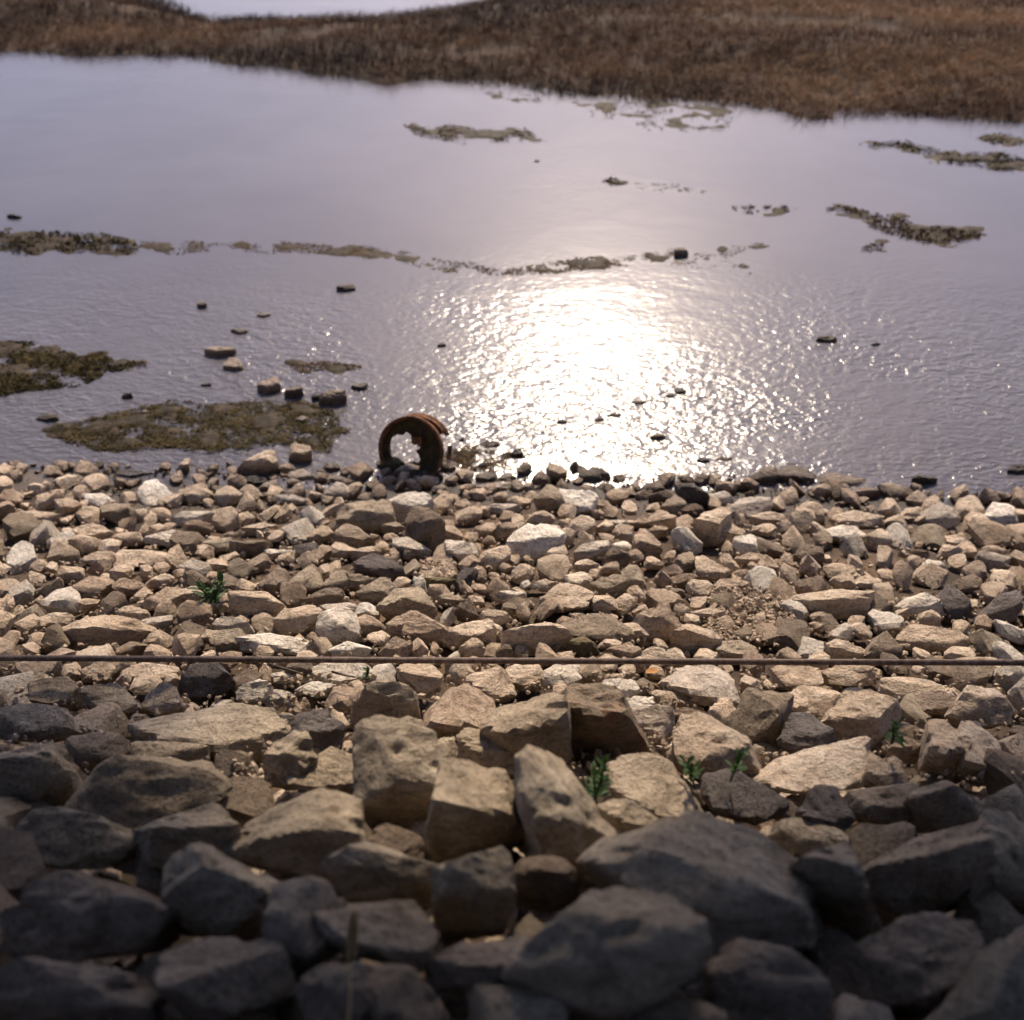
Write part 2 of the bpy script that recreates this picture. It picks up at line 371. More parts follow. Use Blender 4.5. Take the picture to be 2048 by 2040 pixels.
def weed_bed(name, label, poly, n, smin=0.03, smax=0.09, rise=0.012, clump=0.0, cs=0.03, mat=WEED, seed=0, group='weed beds in the water', base=0.003):
    poly = np.array(poly, float); g = np.random.default_rng(100 + seed)
    lo, hi = poly.min(0), poly.max(0)
    q = g.uniform(lo, hi, (n * 9, 2)); wob = np.stack([fbm(np.concatenate([q * 0.02, q[:, :1] * 0], 1), 40 + seed), fbm(np.concatenate([q * 0.02, q[:, :1] * 0], 1), 60 + seed)], -1)
    ok = in_poly(q + wob * np.array([14, 6]), poly)
    cn = fbm(np.concatenate([q * np.array([cs, cs * 2.5]), q[:, :1] * 0], 1), 80 + seed)
    ok &= cn > clump + g.uniform(-.35, .35, len(q))
    q = q[ok][:int(n * 1.3)]; cn = cn[ok][:int(n * 1.3)]; W = at_z(q[:, 0], q[:, 1], base)
    v, f = flakes(W, smin * .3, smax * .45, rise * .25, seed)
    t = np.clip(0.5 + 0.35 * cn + g.normal(0, .14, len(W)), 0, 1)
    c = np.array([W[:, 0].mean(), W[:, 1].mean(), 0])
    st = 3.0; gx = np.arange(lo[0] - 24, hi[0] + 24, st); gy = np.arange(lo[1] - 14, hi[1] + 14, st * .5); GX, GY = np.meshgrid(gx, gy); gq = np.stack([GX.ravel(), GY.ravel()], -1)
    sd = np.full(len(gq), 1e9); asp = np.array([1.0, 2.2])
    for a_, b_ in zip(poly, np.roll(poly, -1, 0)):
        e_ = (b_ - a_) * asp; u_ = np.clip((((gq - a_) * asp) @ e_) / (e_ @ e_ + 1e-9), 0, 1)[:, None]; sd = np.minimum(sd, np.linalg.norm((gq - a_) * asp - u_ * e_, axis=1))
    sd *= np.where(in_poly(gq, poly), 1, -1); GW = at_z(gq[:, 0], gq[:, 1], 0.0)
    nz = fbm(np.stack([GW[:, 0] * 5.5, GW[:, 1] * 7.5, 0 * GW[:, 0]], -1), 200 + seed, 4)
    zz = 0.010 * np.clip(sd / 16, -2, 1) + 0.016 * nz - 0.030 * max(0, clump + .25) - 0.004
    GW[:, 2] = np.clip(zz * min(1.0, 0.5 + rise * 20), -0.012, 0.014)
    nx = len(gx); ii = (np.arange(len(gy) - 1)[:, None] * nx + np.arange(nx - 1)[None]).ravel(); ff = np.stack([ii, ii + 1, ii + nx + 1, ii + nx], -1)
    ff = ff[:, ::-1][(GW[:, 2][ff] > -0.001).any(1)]; us, inv = np.unique(ff, return_inverse=True); ff = inv.reshape(ff.shape)
    prop_ = dict(category='water weed', group=group) if clump < -.2 else dict(kind='stuff')
    o = link(name, mesh_np(name, GW[us] - c, ff, True), SHOAL, label=label, **prop_); o.location = c
    link('strands', mesh_np('strands', v - c, f, False, np.repeat(t, 4)), mat, o)
    return o
ZO = {'A': (0, 0, 1.887), 'B': (1024, 0, 1.887), 'l': (0, 480, 2.76), 'w': (350, 500, 2.415), 'r': (1000, 480, 1.8435), 'a': (0, 900, 3.848), 'z': (1500, 900, 3.526),
      'b': (400, 900, 3.22), 'd': (950, 900, 3.22), 'L': (0, 1300, 2.6), 'C': (500, 1300, 2.6), 'R': (1000, 1300, 2.6), 'E': (1400, 1300, 2.6)}
def Z(k, flat):
    a = np.array(flat, float).reshape(-1, 2); o = ZO[k]
    return a / o[2] + np.array(o[:2])

weed_bed('weed_bed', 'thin brown weed strip floating alone below the far bank, left of centre', [(805, 252), (860, 250), (960, 256), (1060, 264), (1092, 282), (1000, 284), (900, 281), (850, 272)], 700, clump=-.15, rise=.03, seed=1)
weed_bed('weed_bed', 'loose scatter of weed bits close under the far bank, right of centre', [(1130, 205), (1250, 198), (1400, 205), (1490, 225), (1450, 262), (1300, 262), (1180, 230)], 420, clump=.12, cs=.05, rise=.03, seed=2)
weed_bed('weed_bed', 'faint weed bits touching the far bank, above the lone thin strip', [(960, 184), (1020, 180), (1090, 196), (1100, 206), (1000, 202)], 120, clump=0.05, cs=.05, seed=3)
weed_bed('weed_bed', 'tiny brown weed tuft in open water above the scratchy weed line', [(1195, 362), (1225, 355), (1252, 364), (1248, 372), (1205, 370)], 90, clump=-.5, rise=.03, seed=4)
weed_bed('weed_bed', 'sparse dotted weed bits trailing right of the tiny tuft', [(1265, 364), (1330, 368), (1420, 374), (1415, 386), (1330, 384), (1270, 378)], 60, clump=.05, cs=.08, seed=5)
weed_bed('weed_bed', 'dark tapering weed streak at the upper right edge below the bank', [(1715, 288), (1760, 280), (1860, 300), (2000, 305), (2060, 318), (2060, 345), (1960, 335), (1850, 318), (1780, 300)], 1000, clump=-.3, rise=.04, mat=WEEDGREEN, seed=6)
weed_bed('weed_bed', 'short dark weed streak at the right edge, topmost of the streaks', [(1930, 275), (1980, 266), (2060, 270), (2060, 292), (1980, 288)], 260, clump=-.2, rise=.03, mat=WEEDGREEN, seed=7)
weed_bed('weed_bed', 'small broken weed row left of the long slanting streak', [(1460, 418), (1500, 412), (1560, 414), (1600, 422), (1560, 432), (1490, 428)], 150, clump=0, cs=.06, rise=.03, seed=8)
weed_bed('weed_bed', 'long slanting brown weed streak on the right with blunt right end', [(1650, 413), (1690, 412), (1760, 424), (1850, 450), (1962, 462), (1952, 482), (1850, 488), (1790, 470), (1710, 430)], 1000, clump=-.35, rise=.05, seed=9)
weed_bed('weed_bed', 'small weed scrap just under the long slanting streak', [(1712, 496), (1750, 486), (1772, 484), (1768, 498), (1730, 503)], 80, clump=-.4, rise=.03, seed=10)
weed_bed('weed_bed', 'thick dark weed bar at the left edge, level with the weed line', [(-40, 470), (60, 464), (180, 468), (245, 474), (282, 492), (250, 506), (120, 508), (-40, 504)], 1300, clump=-.35, rise=.05, mat=WEEDGREEN, seed=11)
weed_bed('weed_bed', 'long thin curving line of weed crossing the water from left to centre', [(270, 486), (400, 482), (560, 486), (700, 492), (800, 505), (880, 518), (960, 528), (960, 544), (860, 540), (760, 520), (600, 508), (400, 505), (290, 502)], 1500, 0.02, 0.07, 0.008, clump=.02, cs=.028, seed=12)
weed_bed('weed_bed', 'denser bent end of the weed line in bright water at centre', [(930, 530), (1040, 535), (1140, 520), (1240, 512), (1300, 505), (1340, 515), (1280, 530), (1180, 543), (1060, 550), (960, 548)], 1100, 0.02, 0.07, 0.01, clump=-.05, cs=.035, seed=13)
weed_bed('weed_bed', 'faint weed wisps trailing right of the round boulder in the water', [(1300, 500), (1420, 490), (1540, 486), (1560, 494), (1460, 508), (1500, 535), (1540, 552), (1440, 530), (1340, 528)], 380, 0.02, 0.06, 0.006, clump=.1, cs=.04, seed=14)
weed_bed('weed_bed', 'dark green weed bed at the left edge above the stony weed flat', np.concatenate([Z('l', [-100, 560, 150, 570, 330, 600, 480, 640, 590, 610, 650, 660, 820, 650, 830, 690, 700, 705, 560, 740, 420, 800, 200, 840, -100, 860])]), 3600, 0.03, 0.10, 0.03, clump=-.25, cs=.02, mat=WEEDGREEN, seed=15)
weed_bed('weed_bed', 'wide brown-green weed flat among stones, left of the rusty wheel', Z('l', [330, 1110, 230, 1050, 420, 990, 620, 950, 800, 900, 1000, 885, 1250, 895, 1400, 880, 1600, 880, 1750, 905, 1880, 950, 1860, 1010, 1930, 1040, 1830, 1080, 1800, 1165, 1700, 1160, 1560, 1130, 1300, 1160, 1100, 1170, 800, 1150, 500, 1160]), 6500, 0.02, 0.07, 0.012, clump=-.42, cs=.035, mat=WEEDGREEN, seed=16, base=0.008)
weed_bed('weed_bed', 'small reddish-brown weed patch above the rusty wheel, among low stones', Z('w', [550, 540, 650, 535, 760, 545, 900, 560, 880, 580, 760, 592, 640, 585, 590, 565]), 420, 0.025, 0.07, 0.012, clump=-.45, seed=17)
weed_bed('weed_bed', 'muddy weed patch in the shallows right beside the rusty wheel', Z('w', [1300, 965, 1420, 960, 1500, 940, 1600, 960, 1700, 1000, 1640, 1010, 1560, 1050, 1400, 1075, 1310, 1060, 1290, 1010]), 800, 0.02, 0.06, 0.012, clump=-.05, cs=.05, seed=18, base=0.006)

# ------------------------------------------------------------------ stones
def ico(n):
    bm = bmesh.new(); bmesh.ops.create_icosphere(bm, subdivisions=n, radius=1.0)
    v = np.array([q.co[:] for q in bm.verts]); f = np.array([[q.index for q in p.verts] for p in bm.faces]); bm.free()
    return v / np.linalg.norm(v, axis=1)[:, None], f
ICO = {n: ico(n) for n in (1, 2, 3, 4, 5)}
def polyhedron(N_, D_, sub, p, seed, rough=1.0, chips=0):
    """rounded polyhedron around the origin from its face planes (normals, distances), with chipped relief"""
    U, Fc = ICO[sub]
    if chips:
        g = np.random.default_rng(seed + 77); q = np.clip(U @ N_.T, 0, None) / D_[None]; V0 = U / q.max(1)[:, None]
        m = g.normal(0, 1, (chips, 3)); m /= np.linalg.norm(m, axis=1)[:, None]
        N_ = np.concatenate([N_, m]); D_ = np.concatenate([D_, (V0 @ m.T).max(0) * g.uniform(0.66, 0.9, chips)])
    q = np.clip(U @ N_.T, 0, None) / D_[None]
    r = 1.0 / ((q ** p).sum(1) ** (1.0 / p))
    if rough:
        s = U * r[:, None]
        r = r * (1 + rough * (0.025 * fbm(s * 1.9 + seed * 3.1, seed, 2) - 0.04 * np.abs(vnoise(s * 2.6 + seed, seed + 9)) - 0.15 * np.clip(vnoise(s * 1.5 + seed * 1.7, seed + 21) - 0.25, 0, 1) - 0.20 * np.clip(vnoise(s * 3.3 + seed, seed + 31) - 0.3, 0, 1) + 0.03 * fbm(s * 6.0, seed + 4, 3 if sub > 3 else 1)))
    return U * r[:, None], Fc
def block_planes(g, flat=1.0):
    """a broken block: six tilted faces and some corners knocked off"""
    n = np.concatenate([np.eye(3), -np.eye(3)]) + g.normal(0, 0.27, (6, 3)); d = g.uniform(0.55, 0.86, 6)
    k = g.integers(2, 5); m = g.normal(0, 1, (k, 3)); e = g.uniform(0.62, 0.95, k)
    N_ = np.concatenate([n, m]); N_ /= np.linalg.norm(N_, axis=1)[:, None]
    N_ = np.concatenate([N_, ICO[1][0]]); return N_, np.concatenate([d, e, np.full(len(ICO[1][0]), 1.16)])
def hull_planes(P, keep=15):
    bm = bmesh.new()
    for q in P: bm.verts.new(q)
    res = bmesh.ops.convex_hull(bm, input=bm.verts)
    bm.normal_update()
    c = P.mean(0); pl = []
    for fc in bm.faces:
        a = fc.calc_area()
        if a < 1e-9: continue
        n = np.array(fc.normal); d = float(np.dot(n, np.array(fc.verts[0].co) - c))
        if d < 0: n, d = -n, -d
        if d > 1e-5: pl.append((a, n, d))
    bm.free(); pl.sort(key=lambda t: -t[0]); out = []
    for a, n, d in pl:
        for o in out:
            if np.dot(o[0], n) > 0.93:
                o[1] = max(o[1], d) if False else (o[1] * o[2] + d * a) / (o[2] + a); o[2] += a; break
        else: out.append([n, d, a])
    ext = P - c; out = sorted(out, key=lambda o: -o[2])[:keep]
    for n in ICO[1][0]: out.append([n, float((ext @ n).max()) * 1.02, 0])
    return c, np.array([o[0] for o in out]), np.array([o[1] for o in out])

MASK = np.zeros((510, 512), bool)
_gy, _gx = np.mgrid[0:510, 0:512]; _gp = np.stack([_gx.ravel() * 4 + 2, _gy.ravel() * 4 + 2], -1).astype(float)
def mark(poly):
    poly = np.asarray(poly); lo = np.clip((poly.min(0) // 4).astype(int) - 1, 0, None); hi = (poly.max(0) // 4).astype(int) + 2
    sub = MASK[lo[1]:hi[1], lo[0]:hi[0]]
    if sub.size == 0: return
    yy, xx = np.mgrid[lo[1]:lo[1] + sub.shape[0], lo[0]:lo[0] + sub.shape[1]]
    sub |= in_poly(np.stack([xx.ravel() * 4 + 2., yy.ravel() * 4 + 2.], -1), poly).reshape(sub.shape)

ROCKS = []   # dicts: object, centre in the photo, width, tone, shape word, category, label, short name
def traced(k, pts, ridge=None, tone='t', label=None, short=None, cat='stone', water=False, seed=None, tall=1.0):
    """one stone seen in the photo: its outline and the edge between its top and its near face are placed on the
    ground by ray, the top is laid level, the far side and the foot are closed down into the ground"""
    i = len(ROCKS); g = np.random.default_rng(1000 + i if seed is None else seed)
    P = Z(k, pts); lo, hi = P.min(0), P.max(0); H, W_ = hi[1] - lo[1], hi[0] - lo[0]; mx = (lo[0] + hi[0]) / 2
    low = P[P[:, 1] > hi[1] - 0.25 * H]
    G = hit(low[:, 0].mean(), hi[1] - 0.04 * H)[0]
    if water: G = at_z(np.array(low[:, 0].mean()), np.array(hi[1] - 0.12 * H), 0.0)
    t0 = np.linalg.norm(G - np.array([0, 0, CAM_Z])); m = t0 / F; w, h = W_ * m, H * m; Yg = G[1]
    if ridge is None:
        yy = lo[1] + H * g.uniform(0.42, 0.6); tl = g.uniform(-.14, .14) * H
        ridge = np.array([(lo[0] + W_ * .12, yy - tl), (mx + g.uniform(-.15, .15) * W_, yy + .1 * H), (hi[0] - W_ * .12, yy + tl)])
    else: ridge = Z(k, ridge)
    curve = lambda x: 0.16 * w * ((x - mx) / (W_ / 2 + 1e-6)) ** 2
    Rg = np.stack([at_y(x, y, Yg + (0.12 if water else 0.42 if cat == 'boulder' else 0.30) * h + curve(x)) for x, y in ridge]); zr = Rg[:, 2].mean()
    ry = np.interp(P[:, 0], *ridge[np.argsort(ridge[:, 0])].T)
    pts3 = [q for q in Rg]
    slope = g.uniform(0.02, 0.22)
    for (x, y), r0 in zip(P, ry):
        if y < r0 - 0.04 * H:
            up = (r0 - y) / H
            q = at_z(x, y, min(zr + slope * h * up * 2, CAM_Z - 0.3))
            if q[1] > Yg + 1.5 * w + 0.1 * h: q = at_y(x, y, Yg + 1.5 * w + 0.1 * h)
            if q[1] < Yg + 0.12 * h: q = at_y(x, y, Yg + 0.12 * h + curve(x))
            pts3.append(q)
            dz = max(0.55 * h, q[2] - float(ground(q[0], q[1])) * 1.0 + 0.03)
            pts3.append(np.array([q[0] * 1.0, q[1] - 0.08 * w, q[2] - min(dz, 1.2 * max(h, w))]))
        else:
            q = at_y(x, y, Yg + 0.04 * h + curve(x)); pts3.append(q)
            pts3.append(q + np.array([0, 0.2 * w, -0.5 * h]))
    P3 = np.array(pts3); c = P3.mean(0); Q = P3 - c; sc = np.abs(Q).max(0) + 1e-6
    c2, N_, D_ = hull_planes(Q / sc, 9 if cat == 'boulder' else 13)
    big = W_ > 110
    vv, ff = polyhedron(N_, D_, 5 if W_ > 190 else 4 if W_ > 60 else 3, 160.0, i, 0.95 if cat == 'boulder' else 0.8, 4 if W_ > 110 else 2)
    vv = (vv * (1.05 if water else 1.13 if cat == 'boulder' else 1.2) + c2) * sc
    me = mesh_np('stone', vv, ff); me.set_sharp_from_angle(angle=R(27))
    o = link('boulder' if cat == 'boulder' else 'stone', me, STONE[tone], category=cat)
    o.location = c
    asp = W_ / max(H, 1); shape = 'long low' if asp > 2.4 else 'flat' if asp > 1.7 else 'blocky' if asp > 1.0 else 'upright'
    ROCKS.append(dict(o=o, p=P.mean(0), w=W_, tone=tone, shape=shape, cat=cat, label=label, short=short, water=water))
    mark(P)
    return o
T = traced
# ---- stones standing in the water
W = dict(water=True)
T('w', [772, 170, 800, 162, 860, 162, 872, 178, 850, 205, 815, 208, 785, 195], [785, 188, 825, 184, 868, 182], 'b', 'dark flat stone alone in open water above the brown weed patch', 'dark flat stone in open water', **W)
T('w', [104, 262, 125, 246, 150, 255, 154, 275, 128, 288, 108, 280], None, 'b', 'small round stone, farthest left of the stones trailing across the water', None, **W)
T('w', [383, 318, 400, 298, 435, 292, 462, 308, 468, 322, 425, 334], [385, 322, 430, 320, 465, 318], 'b', 'low brown stone, second farthest out in the trail of water stones', None, **W)
T('w', [264, 388, 290, 376, 340, 380, 360, 390, 352, 405, 305, 412, 270, 402], [268, 398, 310, 396, 356, 394], 'b', 'thin flat brown stone, third out in the trail of water stones', None, **W)
T('w', [140, 480, 170, 468, 230, 476, 285, 462, 288, 478, 276, 512, 210, 526, 155, 512], [146, 490, 200, 492, 284, 478], 't', 'wide flat stone with dark front, left of the stubby water block', 'wide flat water stone', **W)
T('w', [230, 545, 262, 520, 318, 518, 340, 550, 338, 585, 290, 596, 240, 586], [234, 560, 290, 566, 340, 556], 't', 'stubby block in the water right under the wide flat stone', 'stubby water block', **W)
T('w', [390, 665, 420, 635, 488, 600, 504, 650, 506, 695, 440, 712, 395, 700], [392, 672, 450, 664, 500, 642], 't', 'pale tilted block with black front, at the top edge of the weed flat', 'pale tilted block on the weed flat', **W)
T('w', [524, 688, 550, 668, 605, 650, 618, 690, 612, 722, 560, 728, 528, 715], [528, 690, 570, 684, 608, 670], 'b', 'tan cube just right of the pale tilted block on the weed flat', None, **W)
T('w', [680, 720, 720, 690, 800, 668, 824, 700, 820, 745, 770, 765, 700, 745], None, 'k', 'pale rounded boulder at the right tip of the weed flat', 'pale boulder at the weed flat tip', **W)
T('w', [654, 700, 690, 684, 720, 700, 715, 728, 680, 735], None, 'd', 'small dark stone leaning on the left of the pale rounded boulder', None, **W)
T('w', [848, 656, 880, 642, 925, 645, 938, 660, 915, 684, 862, 682], [852, 664, 895, 662, 934, 662], 'b', 'dark flat stone right of the pale rounded boulder, above the wheel', None, **W)
T('w', [585, 815, 612, 798, 648, 806, 650, 830, 605, 840], None, 'w', 'small pale stone lying alone on the weed flat', None, **W)
T('w', [545, 970, 560, 930, 590, 918, 655, 945, 662, 985, 655, 1030, 600, 1048, 550, 1030], [548, 985, 600, 985, 660, 975], 't', 'cube with pale top and black front, in water left of the wheel', 'black-fronted cube in the water', **W)
T('w', [300, 1065, 330, 1025, 430, 975, 480, 975, 500, 1040, 495, 1090, 420, 1110, 330, 1090], [302, 1065, 360, 1045, 430, 1010], 't', 'large pale wedge tipped up at the waterline left of the wheel', 'pale wedge at the waterline', **W)
T('w', [330, 1100, 380, 1085, 440, 1095, 450, 1130, 390, 1150, 335, 1140], None, 'd', 'dark stone under the tipped pale wedge at the waterline', None, **W)
T('w', [705, 1050, 740, 1022, 790, 1030, 800, 1060, 760, 1078, 715, 1076], None, 'b', 'low brown stone in the shallows between the black-fronted cube and the wheel', None, **W)
T('w', [1266, 460, 1286, 444, 1310, 456, 1300, 472, 1276, 470], None, 'b', 'tiny brown stone alone in rippled water above and right of the wheel', None, **W)
T('w', [1838, 832, 1862, 816, 1898, 830, 1870, 842], None, 'd', 'tiny dark stone in the brightest glare, left of the pale pair', None, **W)
T('w', [1465, 932, 1500, 920, 1560, 928, 1564, 950, 1530, 962, 1470, 955], [1468, 942, 1510, 944, 1562, 944], 'b', 'dark brown slab in the shallows right of the wheel', 'dark slab right of the wheel', **W)
T('w', [1615, 985, 1640, 960, 1672, 962, 1684, 988, 1660, 1008, 1628, 1004], None, 'b', 'dark lump at the right end of the muddy patch beside the wheel', None, **W)
T('w', [1374, 915, 1384, 905, 1396, 913, 1390, 926, 1378, 924], None, 'd', 'very small dark pebble in clear water right of the wheel', None, **W)
T('w', [1455, 1045, 1480, 1025, 1510, 1035, 1500, 1055, 1470, 1058], None, 'd', 'dark stone in the shallows just below the muddy patch', None, **W)
T('r', [642, 50, 650, 32, 672, 26, 692, 40, 694, 60, 672, 72, 650, 66], None, 'k', 'round brown boulder standing on the bright weed line', 'round boulder on the weed line', **W)
T('r', [1160, 366, 1180, 352, 1230, 354, 1250, 368, 1225, 382, 1180, 380], None, 'b', 'low flat brown stone in grey water at right, larger of two', 'flat brown stone in grey water', **W)
T('r', [1366, 384, 1385, 376, 1404, 382, 1390, 392], None, 'd', 'thin dark stone in grey water at right, smaller of two', None, **W)
T('r', [640, 556, 660, 538, 688, 548, 684, 568, 655, 572], None, 'd', 'dark angular stone in the glare, right of centre', None, **W)
T('r', [605, 578, 625, 566, 648, 572, 636, 582], None, 'b', 'sliver of stone at the foot of the dark angular one in the glare', None, **W)
T('r', [478, 600, 510, 590, 540, 596, 532, 607, 500, 606], None, 'w', 'thin pale stone almost awash in the glare', None, **W)
T('r', [382, 655, 410, 638, 442, 634, 446, 648, 420, 660], None, 'k', 'tan low stone in the glare, right one of a touching pair', None, **W)
T('r', [350, 662, 366, 650, 386, 654, 384, 668, 362, 672], None, 'b', 'brown small stone in the glare, left one of a touching pair', None, **W)
T('r', [552, 722, 580, 712, 612, 722, 606, 738, 575, 740], None, 'k', 'pale oval stone in bright water near the shore', None, **W)
T('r', [725, 808, 745, 800, 780, 808, 775, 824, 745, 824], None, 'd', 'dark stone off the shore, left one of a flat pair', None, **W)
T('r', [782, 806, 815, 797, 855, 803, 850, 815, 800, 818], None, 'b', 'dark flat stone off the shore, right one of a flat pair', None, **W)
T('r', [1522, 880, 1545, 858, 1600, 860, 1612, 885, 1600, 910, 1535, 912], [1525, 878, 1560, 876, 1606, 874], 'd', 'black cube at the water edge on the right', 'black cube at the right shore', **W)
T('r', [1868, 850, 1890, 825, 1935, 826, 1945, 860, 1900, 872], None, 'd', 'dark stone at the right edge of the photo, standing in water', None, **W)
T('l', [668, 862, 690, 840, 725, 845, 735, 875, 700, 886, 675, 880], None, 'd', 'dark stone alone in calm water above the weed flat at left', None, **W)
T('l', [760, 950, 790, 936, 830, 944, 825, 962, 785, 966], None, 't', 'tan sliver of stone on the upper left of the weed flat', None, **W)
T('l', [1105, 800, 1135, 782, 1168, 795, 1150, 812, 1115, 814], None, 'b', 'low brown stone left of the pale tilted block, awash', None, **W)
T('l', [190, 990, 250, 955, 310, 960, 330, 1000, 260, 1015], None, 'g', 'greenish mound of stone at the far left of the weed flat', None, **W)
T('l', [505, 1240, 530, 1212, 570, 1220, 575, 1260, 540, 1275, 510, 1262], None, 'g', 'dark greenish stone in the shallows at left, near the beach', None, **W)
T('l', [600, 1290, 680, 1265, 780, 1272, 860, 1290, 850, 1316, 720, 1322, 620, 1312], [605, 1298, 720, 1300, 855, 1300], 'd', 'long dark slab lying along the waterline at left', 'long dark slab at the left waterline', **W)
T('B', [82, 608, 92, 598, 104, 606, 94, 614], None, 'd', 'tiny dark stone far out in the water near the top', None, **W)
T('A', [20, 818, 50, 804, 92, 816, 60, 830], None, 'd', 'dark lump in the water at the upper left edge', None, **W)

# ---- the beach: stones between the waterline and the cable
T('b', [900, 400, 1040, 340, 1200, 340, 1225, 420, 1180, 490, 1110, 525, 1000, 480, 905, 450], [905, 420, 1010, 400, 1120, 470, 1215, 430], 'k', 'big boulder on the beach below the wheel, brown stain on its left', 'big brown-stained beach boulder')
T('b', [1225, 330, 1290, 280, 1450, 290, 1480, 330, 1400, 390, 1300, 460, 1250, 400], None, 'w', 'chalky pale boulder right of the big brown-stained one', 'chalky boulder below the wheel')
T('b', [1320, 480, 1390, 380, 1460, 370, 1560, 470, 1540, 600, 1500, 650, 1370, 590], [1330, 520, 1420, 530, 1470, 480, 1560, 475], 'b', 'upright brown block with shadowed face, below the wheel', 'upright brown block')
T('b', [1590, 600, 1640, 570, 1740, 590, 1790, 690, 1730, 725, 1660, 690, 1600, 640], None, 'w', 'cream wedge lying just right of the upright brown block', 'cream wedge')
T('b', [810, 260, 870, 205, 950, 240, 940, 300, 880, 330, 815, 300], None, 'w', 'round whitish stone near the waterline, left below the wheel', 'round whitish stone')
T('b', [1025, 720, 1120, 670, 1240, 720, 1310, 790, 1290, 830, 1200, 815, 1060, 760], [1030, 735, 1150, 770, 1290, 815], 'd', 'dark slate-grey slab in the middle of the tan beach stones', 'dark slate-grey slab')
T('b', [870, 560, 930, 490, 1010, 510, 1095, 570, 1060, 610, 930, 645], [875, 570, 980, 570, 1090, 575], 'k')
T('b', [540, 890, 700, 760, 760, 800, 780, 880, 720, 900, 600, 915], [545, 895, 690, 850, 775, 870], 'k', 'broad triangular stone left below the dark slate-grey slab', 'broad triangular stone')
T('b', [790, 880, 880, 780, 940, 790, 970, 880, 900, 905], None, 'k')
T('b', [950, 790, 1130, 830, 1050, 900, 970, 880], None, 'k')
T('b', [1020, 920, 1190, 815, 1240, 870, 1230, 950, 1180, 980, 1060, 950], [1025, 925, 1170, 900, 1235, 900], 'k', 'peaked stone below the dark slate-grey slab', 'peaked stone')
T('b', [1200, 1000, 1290, 880, 1400, 890, 1500, 1010, 1440, 1090, 1300, 1080, 1210, 1050], [1210, 1000, 1330, 960, 1400, 990, 1490, 1010], 'k', 'large cream-topped boulder below the peaked stone', 'cream-topped boulder')
T('b', [770, 1080, 860, 1030, 990, 1060, 1015, 1180, 950, 1230, 800, 1220, 760, 1140], [780, 1150, 900, 1130, 1010, 1180], 'w', 'large whitish block above the cable, left of centre', 'large whitish block')
T('b', [780, 1000, 990, 995, 1000, 1060, 860, 1040], None, 'w')
T('b', [990, 1090, 1080, 1060, 1180, 1130, 1180, 1190, 1020, 1190], None, 't')
T('b', [680, 960, 800, 900, 890, 895, 910, 940, 820, 1000, 690, 1000], None, 'b')
T('b', [500, 1100, 560, 1030, 760, 1010, 780, 1060, 640, 1170, 520, 1190], [505, 1120, 620, 1130, 770, 1060], 't')
T('b', [370, 870, 500, 760, 560, 790, 540, 870, 430, 920], None, 'b')
T('b', [270, 1200, 380, 1180, 640, 1220, 750, 1300, 600, 1310, 330, 1270], [275, 1215, 480, 1265, 740, 1300], 'w', 'long pale stone with dark left end, just above the cable', 'long pale stone by the cable')
T('b', [840, 1290, 920, 1230, 1080, 1280, 1060, 1320, 900, 1322], None, 'w')
T('b', [1160, 1310, 1260, 1210, 1360, 1250, 1350, 1335, 1200, 1340], None, 't')
T('b', [1200, 1110, 1270, 1070, 1310, 1090, 1300, 1190, 1230, 1205], None, 't')
T('b', [1310, 1080, 1390, 1050, 1420, 1110, 1600, 1160, 1560, 1220, 1370, 1240, 1320, 1190], None, 't', 'saddle-shaped stone above the cable, left of centre', 'saddle-shaped stone')
T('b', [1570, 1220, 1700, 1120, 1860, 1100, 1880, 1140, 1790, 1210, 1640, 1270], None, 't')
T('b', [1670, 1290, 1760, 1210, 1830, 1250, 1830, 1330, 1700, 1335], None, 't')
T('b', [1450, 835, 1500, 825, 1640, 830, 1640, 890, 1460, 892], [1452, 850, 1540, 848, 1640, 848], 'g', 'flat greenish slab beside the patch of bare brown soil', 'greenish slab by the bare soil')
T('b', [1540, 950, 1590, 920, 1710, 965, 1690, 990, 1570, 990], None, 'k')
T('b', [1640, 1010, 1740, 965, 1790, 1070, 1730, 1095, 1650, 1060], None, 'b')
T('b', [1370, 820, 1440, 820, 1460, 920, 1400, 895], None, 'w')
T('b', [1255, 580, 1340, 570, 1480, 660, 1460, 685, 1260, 615], None, 'w')
T('b', [210, 920, 430, 930, 520, 1000, 500, 1110, 430, 1090, 230, 1010], [230, 945, 430, 965, 515, 1005], 't', 'block with a black front beside the green plant on the left', 'black-fronted block by the plant')
T('b', [100, 1080, 220, 1090, 280, 1180, 180, 1200, 110, 1140], None, 'w')
T('b', [1250, 150, 1330, 95, 1430, 100, 1420, 140, 1320, 170, 1250, 165], None, 'w', 'pale tilted slab lying against the foot of the wheel', 'pale slab at the wheel foot')
T('b', [1430, 155, 1470, 110, 1500, 75, 1560, 140, 1510, 190, 1440, 185], [1435, 150, 1480, 150, 1520, 160], 'k', 'small pyramid stone at the right foot of the wheel')
T('b', [1150, 90, 1200, 45, 1290, 60, 1310, 100, 1250, 130, 1160, 120], None, 'g', 'mossy dark lump lodged under the rusty wheel')
T('b', [570, 150, 650, 120, 740, 180, 700, 205, 590, 185], None, 'w')
T('b', [810, 180, 880, 160, 945, 185, 920, 212, 830, 208], None, 'w')
T('b', [920, 200, 1000, 170, 1040, 200, 1020, 240, 940, 235], None, 't')
T('b', [20, 590, 190, 570, 205, 640, 60, 662], None, 'k')
T('b', [205, 590, 420, 590, 405, 680, 230, 665], [208, 612, 310, 610, 416, 612], 'k')
T('b', [420, 640, 590, 645, 590, 690, 440, 680], None, 'w')
